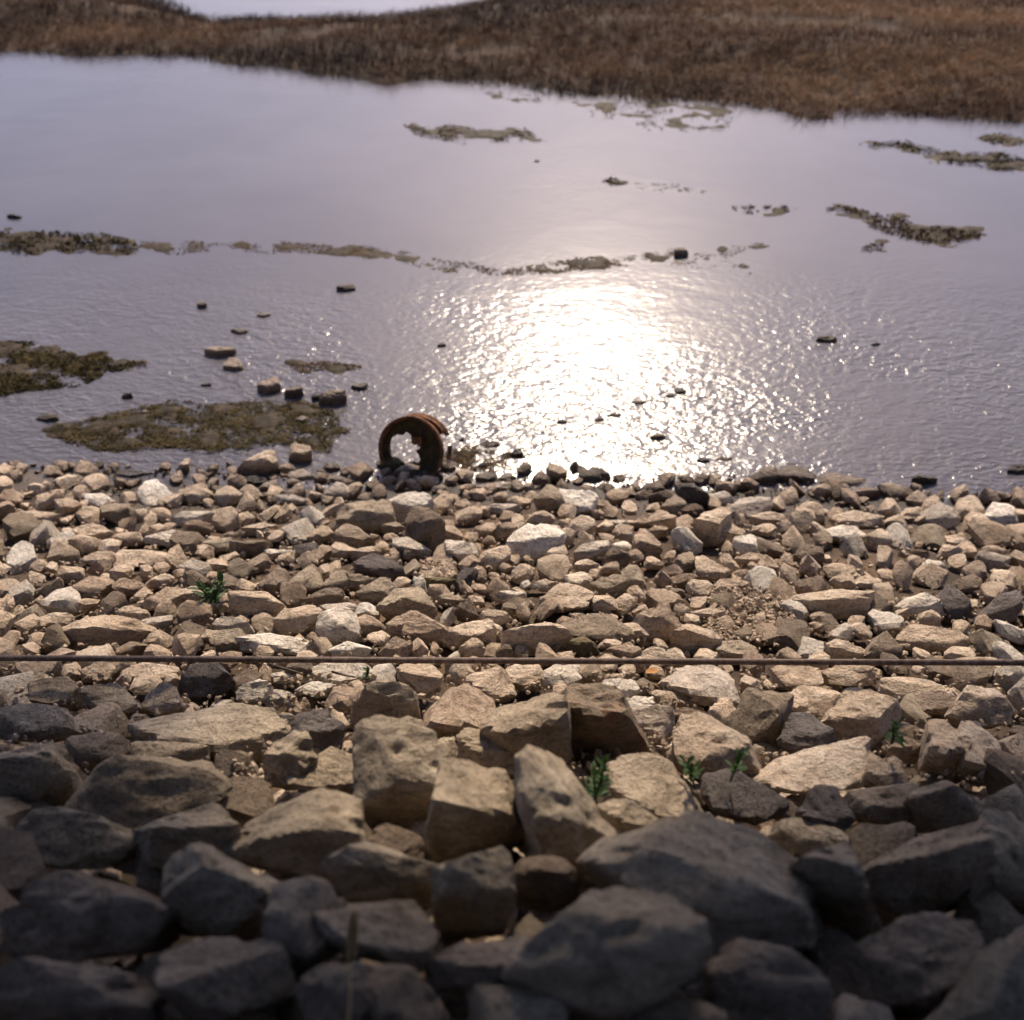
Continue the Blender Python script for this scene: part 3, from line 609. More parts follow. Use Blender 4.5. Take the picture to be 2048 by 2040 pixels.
T('b', [600, 620, 760, 590, 740, 690, 640, 680], None, 'd')
T('b', [380, 230, 480, 190, 500, 250, 400, 260], None, 'w')
T('b', [480, 300, 570, 280, 670, 320, 640, 350, 500, 340], None, 'w')
T('b', [280, 500, 400, 470, 480, 490, 420, 530, 290, 530], None, 't')
T('b', [1500, 240, 1560, 225, 1600, 255, 1560, 275, 1505, 268], None, 'w')
T('b', [1180, 480, 1250, 460, 1310, 500, 1260, 530, 1180, 520], None, 'k')
T('b', [980, 650, 1100, 620, 1150, 650, 1100, 690, 990, 690], None, 't')
T('d', [240, 600, 290, 490, 490, 500, 550, 580, 530, 640, 400, 700, 270, 670], [240, 620, 390, 640, 520, 545], 'w', 'big square cream block in the middle of the beach', 'big square cream block')
T('d', [400, 310, 470, 235, 530, 250, 580, 320, 560, 380, 430, 405], [410, 300, 510, 320, 575, 330], 'k', 'cube with white top and brown front near the waterline', 'white-topped cube')
T('d', [540, 260, 700, 270, 780, 290, 730, 380, 600, 410, 580, 330], None, 'w', 'white angular stone touching the right of the white-topped cube', None)
T('d', [750, 350, 810, 315, 880, 340, 885, 385, 780, 400], None, 't')
T('d', [1320, 230, 1390, 225, 1490, 285, 1480, 360, 1400, 350, 1340, 305], [1322, 238, 1400, 250, 1490, 295], 'd', 'dark grey wedge near the waterline, right of centre', 'dark grey wedge')
T('d', [1490, 290, 1600, 270, 1670, 300, 1620, 350, 1520, 325], None, 'w')
T('d', [1200, 380, 1290, 290, 1350, 330, 1360, 390, 1280, 415], None, 'b')
T('d', [1330, 390, 1400, 340, 1470, 370, 1460, 412, 1360, 418], None, 'b', 'reddish-brown stone below the dark grey wedge', None)
T('d', [1410, 480, 1500, 400, 1640, 370, 1640, 420, 1560, 500, 1540, 600, 1420, 600], [1412, 490, 1480, 440, 1560, 450], 't', 'tall tan boulder on the right half of the beach', 'tall tan boulder')
T('d', [1300, 430, 1390, 430, 1400, 520, 1400, 600, 1310, 515], None, 't')
T('d', [1100, 470, 1190, 390, 1280, 440, 1300, 490, 1230, 505], None, 't')
T('d', [1120, 525, 1160, 490, 1240, 510, 1200, 558], None, 't')
T('d', [1030, 600, 1060, 530, 1110, 525, 1200, 620, 1160, 690, 1050, 672], [1035, 590, 1090, 610, 1190, 620], 't', 'round-shouldered brown-tan block left of the tall tan boulder', 'round-shouldered block')
T('d', [830, 700, 890, 620, 990, 700, 930, 750, 840, 735], None, 'b')
T('d', [650, 660, 720, 590, 850, 590, 840, 640, 740, 700, 660, 692], [655, 670, 740, 665, 840, 630], 'w')
T('d', [890, 610, 970, 590, 1020, 630, 960, 652], None, 'w')
T('d', [640, 740, 700, 690, 790, 740, 770, 782, 660, 772], None, 't')
T('d', [950, 790, 1000, 740, 1090, 760, 1095, 860, 1040, 890, 960, 880], [955, 835, 1030, 838, 1092, 830], 'k', 'squarish block at the lower edge of the stony beach', 'squarish block')
T('d', [1180, 780, 1280, 730, 1340, 790, 1200, 842], None, 'b')
T('d', [1300, 690, 1390, 650, 1415, 720, 1380, 785, 1310, 745], None, 'k')
T('d', [1430, 700, 1500, 690, 1640, 790, 1620, 830, 1450, 812], [1432, 760, 1530, 790, 1630, 815], 't', 'big pale sloping stone below the tall tan boulder', 'pale sloping stone')
T('d', [1580, 690, 1640, 660, 1700, 770, 1660, 795], None, 't')
T('d', [1660, 620, 1680, 560, 1790, 545, 1815, 640, 1700, 672], None, 'w')
T('d', [1690, 700, 1780, 665, 1910, 690, 1880, 742, 1740, 752], None, 't')
T('d', [1570, 520, 1620, 470, 1730, 520, 1710, 560, 1600, 602], None, 't')
T('d', [1650, 370, 1720, 300, 1880, 310, 1890, 350, 1780, 430, 1680, 422], None, 'w', 'rounded pale boulder near the waterline on the right', 'rounded pale boulder')
T('d', [1780, 430, 1960, 390, 1980, 460, 1790, 485], None, 't')
T('d', [440, 960, 510, 870, 640, 870, 740, 940, 700, 1000, 560, 1020, 450, 1035], [445, 985, 560, 990, 700, 975], 't', 'large humped stone above the cable at centre', 'large humped stone')
T('d', [590, 800, 700, 770, 750, 840, 720, 912, 620, 865], None, 't')
T('d', [750, 870, 830, 830, 940, 800, 960, 850, 850, 912, 780, 928], None, 'k')
T('d', [130, 950, 190, 905, 310, 920, 320, 960, 210, 968], None, 'w', 'bright white stone left of the large humped stone', 'bright white stone')
T('d', [190, 1020, 230, 970, 340, 960, 340, 1030, 250, 1062], None, 'k')
T('d', [40, 1060, 90, 1010, 170, 1040, 220, 1100, 120, 1122, 60, 1102], None, 't')
T('d', [570, 1140, 640, 1060, 750, 1040, 900, 1110, 990, 1150, 960, 1200, 860, 1225, 720, 1200, 600, 1162], [575, 1145, 720, 1165, 860, 1180, 985, 1160], 'k', 'wide flat boulder with dark underside above the cable', 'wide flat boulder')
T('d', [200, 1200, 220, 1160, 540, 1115, 590, 1200, 580, 1260, 430, 1300, 230, 1272], [205, 1190, 380, 1160, 545, 1135], 't', 'long squared block above the cable, left below the wide flat boulder', 'long squared block')
T('d', [1030, 1090, 1130, 1050, 1230, 1010, 1310, 1090, 1290, 1210, 1110, 1230, 1070, 1180], None, 't', 'bulky tan boulder above the cable, right of the wide flat one', 'bulky tan boulder')
T('d', [1290, 1190, 1350, 1140, 1540, 1140, 1560, 1230, 1510, 1310, 1380, 1312, 1300, 1272], [1295, 1195, 1420, 1170, 1555, 1195], 't')
T('d', [1550, 1220, 1700, 1230, 1820, 1270, 1780, 1330, 1580, 1352], None, 'k')
T('d', [1010, 1360, 1140, 1280, 1210, 1290, 1260, 1370, 1140, 1400], None, 't')
T('d', [830, 1320, 880, 1280, 1000, 1240, 1060, 1290, 980, 1352], None, 't')
T('d', [600, 1240, 680, 1200, 760, 1250, 790, 1310, 700, 1322], None, 'g', 'greenish-brown stone just above the cable at centre', 'greenish stone by the cable')
T('d', [140, 1300, 190, 1250, 240, 1320, 190, 1348], None, 'k')
T('d', [370, 180, 430, 140, 490, 190, 460, 240, 380, 232], None, 'b')
T('d', [670, 160, 770, 105, 810, 190, 740, 215, 680, 200], None, 'b', 'brown angular stone heaped at the waterline, left one of two', 'brown angular pair at the waterline')
T('d', [785, 95, 870, 160, 870, 195, 815, 195], None, 'b', 'brown angular stone heaped at the waterline, right one of two')
T('d', [1080, 235, 1180, 200, 1205, 250, 1100, 292], None, 'b')
T('d', [1130, 290, 1260, 255, 1285, 320, 1140, 345], None, 'b')
T('d', [10, 150, 130, 140, 135, 200, 20, 212], None, 'k')
T('d', [150, 185, 200, 140, 260, 190, 160, 205], None, 'w')
T('d', [20, 230, 140, 208, 230, 215, 240, 260, 100, 255], [22, 236, 140, 240, 238, 245], 'w')
T('d', [70, 390, 130, 350, 260, 355, 290, 385, 180, 410], None, 'w')
T('d', [125, 490, 220, 460, 280, 520, 150, 575], None, 't')
T('d', [0, 500, 110, 460, 125, 520, 20, 560], None, 't')
T('d', [30, 750, 80, 620, 215, 610, 215, 680, 120, 770], None, 't')
T('d', [855, 460, 960, 445, 985, 490, 870, 500], None, 'w')
T('d', [970, 450, 1090, 460, 1090, 495, 990, 490], None, 't')
T('d', [500, 640, 560, 600, 590, 660, 520, 730, 450, 690], None, 't')
T('d', [290, 860, 340, 835, 360, 870, 310, 890], None, 'w')
T('d', [350, 880, 440, 835, 510, 850, 440, 895], None, 't')
T('d', [1350, 290, 1385, 270, 1430, 300, 1400, 330], None, 'b')
T('d', [1540, 880, 1600, 830, 1750, 850, 1740, 905, 1600, 915], None, 't')
T('d', [1240, 900, 1330, 880, 1350, 940, 1260, 955], None, 'b')
T('d', [1410, 1050, 1520, 1020, 1600, 1040, 1560, 1090, 1440, 1085], None, 't')
# right end of the beach
T('r', [915, 890, 960, 850, 1000, 828, 1020, 870, 1000, 905, 940, 908], None, 'b', 'dark peaked slab at the waterline on the right', 'dark peaked slab')
T('r', [1010, 860, 1060, 838, 1120, 842, 1152, 880, 1120, 905, 1040, 905], [1015, 870, 1080, 872, 1150, 880], 'b', 'dark blocky slab next to the dark peaked slab')
T('r', [1160, 885, 1220, 862, 1290, 870, 1370, 888, 1330, 908, 1220, 912], [1165, 892, 1260, 892, 1365, 895], 't', 'long brown slab at the glinting waterline on the right')
T('z', [330, 420, 420, 360, 500, 400, 550, 470, 400, 512], None, 't')
T('z', [550, 570, 640, 540, 800, 560, 812, 610, 700, 655, 600, 625], [552, 580, 690, 632, 810, 600], 'w', 'pale almond-shaped slab on the right of the beach', 'almond-shaped slab')
T('z', [340, 1070, 420, 1000, 700, 985, 850, 1020, 805, 1070, 780, 1170, 640, 1182, 400, 1150], [350, 1062, 600, 1058, 800, 1058], 't', 'wide flat-topped slab with black underside, above the cable at right', 'flat-topped slab')
T('z', [1050, 1070, 1120, 1010, 1250, 1020, 1370, 1150, 1250, 1182, 1100, 1140], None, 'w', 'white rounded stone right of the flat-topped slab', 'white rounded stone')
T('z', [1320, 1060, 1400, 960, 1530, 1050, 1560, 1170, 1420, 1195], None, 'd', 'dark leaning block right of the white rounded stone', 'dark leaning block')
T('z', [1620, 1180, 1760, 1040, 1880, 1000, 1950, 1100, 1800, 1230], None, 'd')
T('z', [550, 1370, 620, 1340, 820, 1410, 840, 1490, 600, 1492], None, 't')
T('z', [840, 1450, 880, 1290, 960, 1290, 1060, 1400, 1050, 1490, 880, 1502], None, 'b', 'rusty-brown upright block right at the cable on the right', 'rusty-brown block')
T('z', [1060, 1330, 1150, 1240, 1450, 1290, 1560, 1390, 1350, 1420, 1150, 1402], None, 't')
T('z', [600, 470, 730, 430, 920, 470, 820, 540, 640, 512], None, 't')
T('z', [320, 750, 400, 640, 500, 690, 520, 770, 400, 792], None, 'b')
T('z', [830, 600, 930, 545, 1010, 640, 900, 690], None, 't')
T('z', [1370, 620, 1450, 600, 1580, 680, 1500, 710, 1400, 660], None, 't')
T('z', [1630, 690, 1700, 670, 1820, 710, 1780, 745, 1650, 730], None, 't')
T('z', [1220, 820, 1260, 770, 1360, 785, 1370, 840, 1270, 850], None, 'w')
T('z', [1500, 850, 1560, 780, 1640, 800, 1670, 900, 1560, 930], None, 'b')
T('z', [730, 940, 800, 890, 900, 910, 930, 960, 790, 975], None, 't')
T('z', [1060, 450, 1100, 400, 1200, 400, 1220, 480, 1120, 500], None, 't')
T('z', [1210, 400, 1280, 330, 1370, 370, 1360, 480, 1250, 500], None, 't')
T('z', [1450, 450, 1480, 350, 1590, 340, 1640, 480, 1520, 500], None, 't')
T('z', [1660, 470, 1720, 380, 1850, 400, 1880, 520, 1740, 560], None, 'w')
# left end of the beach
T('a', [1110, 1190, 1290, 1070, 1400, 1080, 1470, 1110, 1300, 1200, 1150, 1225], None, 't')
T('a', [870, 870, 960, 760, 1250, 780, 1300, 830, 1130, 895, 940, 895], [875, 870, 1040, 880, 1290, 830], 't', 'wide pale slab on the left of the beach', 'wide pale slab on the left')
T('a', [560, 620, 700, 570, 880, 620, 870, 690, 700, 680], None, 't')
T('a', [1100, 710, 1320, 620, 1480, 690, 1300, 735], None, 'w')
T('a', [1390, 900, 1480, 850, 1650, 900, 1560, 970, 1450, 975], None, 'w')
T('a', [640, 860, 660, 790, 860, 780, 860, 850, 760, 895], [642, 850, 750, 855, 858, 845], 't')
T('a', [480, 1400, 700, 1290, 940, 1290, 1130, 1400, 1000, 1490, 620, 1475], [490, 1410, 740, 1370, 930, 1400, 1120, 1410], 't', 'broad faceted stone above the cable at left', 'broad faceted stone at left')
T('a', [1080, 370, 1080, 260, 1200, 240, 1310, 300, 1330, 400, 1150, 425], [1082, 390, 1200, 395, 1325, 395], 'w', 'upright pale block near the waterline at left', 'upright pale block at left')
T('a', [1380, 350, 1430, 270, 1550, 270, 1610, 340, 1500, 415], None, 't')
T('a', [1340, 510, 1480, 460, 1640, 490, 1600, 560, 1400, 562], None, 'w')
T('a', [870, 650, 1060, 640, 1090, 710, 960, 730], None, 't')
T('a', [560, 1060, 700, 980, 850, 1010, 860, 1060, 700, 1130, 570, 1120], None, 't')
T('a', [870, 1060, 930, 990, 1090, 1010, 1100, 1100, 960, 1120], None, 't')
T('a', [1110, 1030, 1290, 950, 1330, 1000, 1250, 1060, 1130, 1060], None, 't')
T('a', [640, 330, 760, 320, 870, 400, 800, 430, 700, 420], None, 'w')
T('a', [150, 480, 260, 470, 430, 490, 300, 560, 190, 540], None, 't')
T('a', [900, 1250, 1000, 1200, 1130, 1250, 1140, 1320, 1000, 1330], None, 't')
T('a', [250, 1320, 400, 1260, 540, 1270, 520, 1340, 330, 1360], None, 't')
T('a', [1640, 1350, 1720, 1290, 1860, 1320, 1930, 1400, 1800, 1430], None, 'w')

# ---- boulders of the bank below the cable
B = dict(cat='boulder')
T('C', [790, 110, 800, 85, 930, 80, 980, 150, 940, 230, 880, 215], [795, 120, 880, 190, 975, 150], 't', **B)
T('C', [910, 370, 940, 260, 1060, 190, 1110, 160, 1240, 230, 1262, 290, 1230, 405, 960, 455, 915, 420], [915, 350, 1050, 292, 1100, 340, 1245, 345], 't', 'broad tan boulder just below the cable with a notched front edge', 'notched tan boulder', **B)
T('C', [1120, 140, 1300, 90, 1340, 130, 1380, 230, 1260, 255, 1190, 195], None, 't', **B)
T('C', [1310, 125, 1380, 78, 1500, 82, 1520, 140, 1480, 198, 1400, 195, 1340, 165], [1315, 130, 1420, 160, 1515, 145], 't', 'rounded tan stone touching the cable line at centre', 'rounded stone under the cable', **B)
T('C', [1520, 120, 1590, 80, 1700, 85, 1715, 150, 1620, 195, 1540, 180], None, 'w', **B)
T('C', [1240, 330, 1290, 240, 1540, 215, 1640, 320, 1625, 450, 1640, 625, 1540, 620, 1400, 590, 1375, 480, 1250, 420], [1250, 350, 1400, 330, 1530, 300, 1635, 340], 'k', 'tall pale boulder standing at centre left of the hollow rock', 'tall pale boulder', **B)
T('R', [315, 530, 345, 300, 420, 190, 600, 205, 650, 330, 775, 555, 700, 500, 560, 405, 430, 480], [350, 270, 480, 255, 610, 290], 'o', 'rock with an orange stain roofing a dark hollow, below the cable', 'hollow rock with orange stain', **B)
T('C', [530, 350, 610, 200, 700, 190, 840, 180, 855, 300, 800, 405, 560, 392], [610, 210, 700, 240, 845, 200], 'k', 'dark striped block below the cable, left of the notched boulder', 'dark striped block', **B)
T('C', [480, 460, 620, 400, 800, 400, 880, 378, 950, 470, 1008, 600, 985, 700, 900, 830, 720, 880, 600, 850, 530, 700], [500, 560, 660, 560, 860, 590, 985, 660], 'k', 'huge dark boulder dominating left of centre, grey-brown', 'huge dark boulder', **B)
T('C', [200, 695, 300, 600, 420, 510, 560, 560, 620, 640, 500, 705, 320, 725], [300, 700, 400, 640, 500, 650], 'k', 'ridged boulder tucked left of the huge dark boulder', 'ridged boulder', **B)
T('C', [10, 920, 130, 780, 400, 720, 525, 740, 505, 830, 540, 1010, 300, 1160, 60, 1100, -20, 1000], [0, 960, 150, 980, 300, 1020, 490, 850], 'k', 'large streaked boulder with lit face on the left, near side of huge one', 'large streaked boulder', **B)
T('C', [1000, 645, 1100, 610, 1290, 620, 1390, 760, 1410, 840, 1310, 960, 1080, 1080, 940, 1010, 960, 800], [990, 700, 1130, 800, 1220, 850, 1390, 780], 'k', 'big split-faced boulder at centre, right of the huge dark one', 'split-faced boulder', **B)
T('R', [100, 615, 180, 600, 270, 620, 400, 720, 600, 970, 595, 1120, 540, 1158, 330, 1060, 210, 1075, 180, 850, 130, 720], [140, 690, 220, 700, 330, 800, 450, 930, 600, 1000], 'k', 'long boulder sloping down to the right beside the green plant', 'long sloping boulder', **B)
T('C', [1088, 520, 1100, 440, 1220, 425, 1350, 432, 1382, 540, 1370, 645, 1260, 605, 1090, 605], [1092, 515, 1210, 545, 1330, 505, 1378, 530], 'k', 'small box-like boulder in front of the tall pale boulder', 'box-like boulder', **B)
T('C', [955, 490, 1020, 430, 1070, 440, 1075, 605, 1000, 592], None, 'k', **B)
T('C', [605, 985, 720, 900, 830, 945, 935, 1095, 780, 1065, 640, 1020], None, 'b', 'small domed boulder peeking out under the huge dark boulder', 'domed boulder', **B)
T('C', [430, 1085, 600, 1010, 700, 1060, 920, 1110, 955, 1220, 850, 1325, 550, 1315, 460, 1200], [560, 1040, 700, 1130, 770, 1195, 935, 1205], 'k', 'slumped boulder with lit right shoulder, below the domed one', 'slumped boulder', **B)
T('C', [968, 1145, 1300, 1040, 1335, 1100, 1365, 1280, 1300, 1420, 980, 1455], [975, 1150, 1120, 1150, 1320, 1125], 'k', 'square-fronted dark boulder at lower centre', 'square-fronted boulder', **B)
T('C', [1375, 1170, 1450, 1090, 1620, 1075, 1705, 1120, 1690, 1290, 1550, 1345, 1390, 1295], [1380, 1190, 1530, 1160, 1700, 1170], 'b', 'dome-topped boulder right of the square-fronted one', 'dome-topped boulder', **B)
T('C', [345, 1345, 590, 1330, 840, 1318, 965, 1515, 920, 1665, 700, 1605, 440, 1500], [360, 1372, 470, 1455, 600, 1500, 780, 1490, 960, 1522], 'k', 'flat-lit boulder behind the dry grass stalk at the bottom', 'flat-lit boulder', **B)
T('C', [60, 1460, 130, 1240, 350, 1170, 490, 1320, 340, 1420, 380, 1600, 120, 1650], None, 'b', **B)
T('C', [260, 1720, 420, 1600, 580, 1640, 640, 1800, 560, 1940, 300, 1940], None, 'b', 'dark boulder directly behind the stem of the dry grass stalk', None, **B)
T('R', [130, 1660, 220, 1520, 380, 1390, 560, 1300, 750, 1240, 840, 1330, 975, 1470, 930, 1700, 700, 1880, 450, 1930, 250, 1830], [150, 1640, 380, 1420, 620, 1400, 860, 1480], 'k', 'biggest foreground boulder, round-cornered, at the bottom right of centre', 'biggest foreground boulder', **B)
T('C', [930, 1655, 1100, 1540, 1350, 1540, 1520, 1490, 1460, 1640, 1200, 1790, 950, 1780], [940, 1660, 1150, 1690, 1400, 1620], 'b', 'brown boulder wedged left of the biggest foreground boulder', 'wedged brown boulder', **B)
T('C', [560, 1700, 620, 1620, 760, 1620, 880, 1700, 1035, 1910, 900, 1960, 640, 1900], [570, 1720, 720, 1760, 960, 1890], 'b', 'dark rounded boulder at the very bottom right of the grass stalk', 'bottom rounded boulder', **B)
T('R', [550, 645, 640, 570, 780, 560, 890, 600, 950, 720, 1045, 800, 950, 865, 800, 835, 600, 720], [590, 730, 760, 800, 930, 830], 'k', 'smooth grey-tan boulder between the green plants', 'smooth boulder between plants', **B)
T('R', [515, 825, 640, 775, 740, 840, 835, 925, 825, 965, 690, 968, 600, 900], None, 'k', **B)
T('R', [1075, 650, 1180, 625, 1400, 740, 1485, 830, 1360, 885, 1250, 855, 1090, 785], [1080, 690, 1260, 770, 1470, 830], 'd', 'dark lumpy boulder below the small green leaf tuft on the right', 'dark lumpy boulder', **B)
T('R', [615, 1000, 850, 960, 1000, 860, 1200, 940, 1350, 990, 1585, 1050, 1530, 1290, 1600, 1515, 1150, 1565, 960, 1460, 700, 1195], [720, 1165, 950, 1180, 1060, 1262, 1280, 1290, 1525, 1300], 'k', 'massive boulder with sunlit sloping top at lower right', 'massive sunlit-topped boulder', **B)
T('R', [905, 430, 960, 350, 1080, 350, 1240, 450, 1255, 530, 1320, 625, 1250, 685, 1100, 645, 930, 560], [930, 500, 1080, 500, 1240, 520], 't', 'pale slanted boulder behind the right-hand green tuft', 'pale slanted boulder', **B)
T('R', [1085, 340, 1150, 255, 1205, 260, 1245, 435, 1180, 425], None, 't', **B)
T('R', [1200, 290, 1290, 200, 1500, 230, 1495, 340, 1460, 480, 1350, 525, 1255, 450], [1210, 320, 1340, 330, 1490, 330], 'k', 'speckled boulder below the cable, right of centre', 'speckled boulder', **B)
T('R', [865, 160, 930, 95, 1110, 88, 1215, 150, 1235, 235, 1165, 275, 1030, 212, 900, 218], [870, 175, 1030, 205, 1160, 262], 'w', 'long whitish boulder right under the cable', 'long whitish boulder', **B)
T('R', [500, 200, 560, 150, 690, 155, 720, 210, 640, 250, 540, 240], None, 'w', **B)
T('R', [640, 300, 700, 240, 790, 245, 800, 290, 700, 315], None, 'w', **B)
T('R', [620, 350, 760, 295, 880, 310, 880, 370, 840, 470, 720, 400], None, 'w', **B)
T('R', [890, 320, 960, 300, 1085, 325, 1080, 355, 930, 350], None, 'b', **B)
T('E', [665, 355, 760, 210, 880, 192, 1000, 260, 1015, 350, 880, 475, 760, 465], [680, 360, 820, 330, 1010, 345], 't', 'large smooth rounded tan boulder on the right below the cable', 'smooth rounded boulder', **B)
T('E', [435, 485, 490, 340, 560, 338, 680, 420, 675, 500, 520, 548], [440, 470, 540, 440, 680, 440], 'd', 'dark cube-like boulder left of the smooth rounded one', 'dark cube-like boulder', **B)
T('E', [335, 685, 400, 600, 560, 560, 700, 490, 830, 460, 905, 560, 870, 685, 760, 722, 500, 722, 360, 702], [345, 690, 520, 700, 690, 690, 870, 640], 't', 'wide pale boulder with humped back on the right', 'wide humped boulder', **B)
T('E', [860, 605, 1000, 560, 1095, 630, 1080, 692, 980, 712, 880, 665], None, 't', **B)
T('E', [940, 190, 960, 150, 1200, 145, 1260, 200, 1180, 260, 1120, 270, 1000, 210], None, 't', **B)
T('E', [1115, 250, 1210, 200, 1345, 290, 1275, 348, 1140, 315], None, 'b', 'brown faceted cube near the right edge below the cable', 'brown faceted cube', **B)
T('E', [1330, 335, 1390, 195, 1530, 200, 1560, 270, 1640, 370, 1450, 395], None, 't', **B)
T('E', [1335, 440, 1400, 400, 1530, 430, 1575, 590, 1500, 655, 1400, 575], None, 't', 'tan upright boulder close to the right edge', 'tan boulder at the right edge', **B)
T('E', [985, 510, 1060, 450, 1165, 500, 1150, 565, 1010, 582], None, 't', **B)
T('E', [1185, 380, 1300, 375, 1335, 520, 1395, 625, 1280, 642, 1200, 560], None, 't', **B)
T('E', [375, 110, 400, 92, 600, 92, 635, 170, 520, 212, 400, 172], None, 't', **B)
T('E', [640, 110, 720, 80, 900, 92, 912, 170, 790, 182, 690, 175], None, 't', **B)
T('E', [455, 235, 560, 180, 720, 188, 722, 262, 650, 345, 500, 305], None, 't', **B)
T('E', [375, 910, 480, 850, 620, 920, 765, 1000, 560, 1055], None, 'k', **B)
T('E', [785, 745, 1100, 690, 1155, 820, 1020, 905, 880, 885, 800, 805], [790, 760, 960, 790, 1150, 800], 'k', **B)
T('E', [1145, 730, 1280, 680, 1400, 720, 1475, 890, 1200, 925, 1150, 820], [1150, 740, 1300, 730, 1440, 830], 'k', **B)
T('E', [545, 1090, 760, 1015, 825, 1140, 945, 1500, 800, 1485, 560, 1185], [600, 1100, 690, 1130, 790, 1110], 'k', 'leaning pillar-like boulder right of the massive one', 'leaning pillar boulder', **B)
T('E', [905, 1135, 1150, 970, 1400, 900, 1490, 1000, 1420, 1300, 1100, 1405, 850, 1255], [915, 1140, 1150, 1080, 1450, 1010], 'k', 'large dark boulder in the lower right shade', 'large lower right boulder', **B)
T('E', [540, 855, 600, 720, 700, 722, 795, 900, 740, 975, 600, 905], None, 'd', **B)
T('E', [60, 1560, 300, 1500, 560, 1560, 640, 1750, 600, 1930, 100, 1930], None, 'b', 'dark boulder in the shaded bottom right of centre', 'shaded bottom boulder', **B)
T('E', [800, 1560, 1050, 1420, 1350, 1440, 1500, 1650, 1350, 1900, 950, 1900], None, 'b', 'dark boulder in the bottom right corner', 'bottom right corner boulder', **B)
T('E', [1450, 900, 1600, 860, 1760, 950, 1760, 1300, 1500, 1350, 1420, 1100], None, 'k', **B)
T('L', [728, 935, 900, 880, 1110, 800, 1200, 930, 1255, 1070, 1180, 1095, 1050, 1100, 890, 1130, 735, 1110], [735, 945, 900, 950, 1040, 900, 1160, 905], 'k', 'gabled boulder with lit ridge at lower left', 'gabled boulder', **B)
T('L', [860, 1290, 890, 1120, 1070, 1038, 1250, 1130, 1435, 1230, 1370, 1340, 1200, 1490, 950, 1450], [880, 1160, 1080, 1130, 1360, 1295], 'k', 'big slab-faced boulder in front of the gabled one at lower left', 'slab-faced boulder', **B)
T('L', [385, 805, 520, 640, 760, 580, 1060, 600, 1185, 760, 1100, 805, 860, 885, 640, 915, 440, 865], [400, 800, 640, 740, 850, 790, 1060, 640], 'k', 'wide creased boulder at left above the gabled one', 'wide creased boulder', **B)
T('L', [715, 385, 880, 350, 1080, 350, 1200, 280, 1400, 310, 1465, 450, 1370, 545, 1080, 505, 860, 455], [790, 420, 960, 480, 1130, 490, 1400, 480], 'k', 'broad low boulder at left below the cable', 'broad low boulder', **B)
T('L', [368, 545, 380, 440, 560, 410, 665, 480, 655, 585, 440, 625], [375, 520, 500, 515, 660, 510], 'k', 'small square boulder at the left, lit on top', 'small square boulder', **B)
T('L', [600, 565, 760, 450, 900, 480, 1060, 500, 1040, 565, 800, 585], None, 'k', **B)
T('L', [-60, 560, 300, 490, 365, 545, 360, 705, 250, 785, -60, 720], [-50, 600, 150, 570, 355, 580], 'k', 'dark boulder at the left edge beside the small square one', 'dark left edge boulder', **B)
T('L', [740, 300, 860, 170, 920, 220, 930, 272, 850, 332], None, 't', **B)
T('L', [425, 110, 540, 50, 605, 92, 560, 155, 470, 152], None, 't', **B)
T('L', [955, 130, 1010, 70, 1130, 70, 1195, 150, 1150, 232, 1030, 242], None, 'd', 'dark rounded boulder just under the cable at left', 'dark rounded boulder at left', **B)
T('L', [1185, 155, 1290, 95, 1370, 130, 1300, 192, 1220, 225], None, 'b', **B)
T('L', [1225, 225, 1350, 155, 1405, 180, 1350, 262, 1250, 265], None, 'w', **B)
T('L', [1410, 125, 1540, 100, 1595, 130, 1440, 168], None, 'w', **B)
T('L', [1540, 215, 1640, 165, 1735, 180, 1640, 245], None, 'w', **B)
T('L', [1600, 110, 1700, 65, 1900, 70, 1940, 130, 1750, 165], None, 'w', **B)
T('L', [640, 115, 760, 62, 930, 65, 920, 115, 780, 172], None, 't', **B)
T('L', [420, 205, 600, 165, 720, 300, 560, 345], None, 'k', **B)
T('L', [150, 150, 330, 110, 400, 200, 330, 290, 160, 260], None, 'k', **B)
T('L', [-40, 330, 120, 280, 330, 320, 360, 420, 150, 470, -40, 450], None, 'k', **B)
T('L', [1500, 440, 1560, 330, 1680, 320, 1760, 420, 1720, 520, 1600, 540], None, 'd', **B)
T('L', [1370, 560, 1470, 460, 1570, 450, 1620, 540, 1500, 690], None, 'k', **B)
T('L', [60, 900, 300, 830, 560, 900, 680, 1010, 600, 1120, 250, 1130, 60, 1050], None, 'k', 'dark low boulder at lower left, left of the gabled one', 'dark low boulder at left', **B)
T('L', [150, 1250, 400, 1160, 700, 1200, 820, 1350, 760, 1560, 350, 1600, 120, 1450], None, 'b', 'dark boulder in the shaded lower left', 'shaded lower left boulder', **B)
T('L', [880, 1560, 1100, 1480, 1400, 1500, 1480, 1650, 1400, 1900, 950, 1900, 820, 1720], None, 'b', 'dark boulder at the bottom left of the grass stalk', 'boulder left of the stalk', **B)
T('L', [-60, 1650, 250, 1620, 600, 1680, 760, 1850, 700, 1980, -60, 1980], None, 'b', 'dark boulder in the bottom left corner', 'bottom left corner boulder', **B)
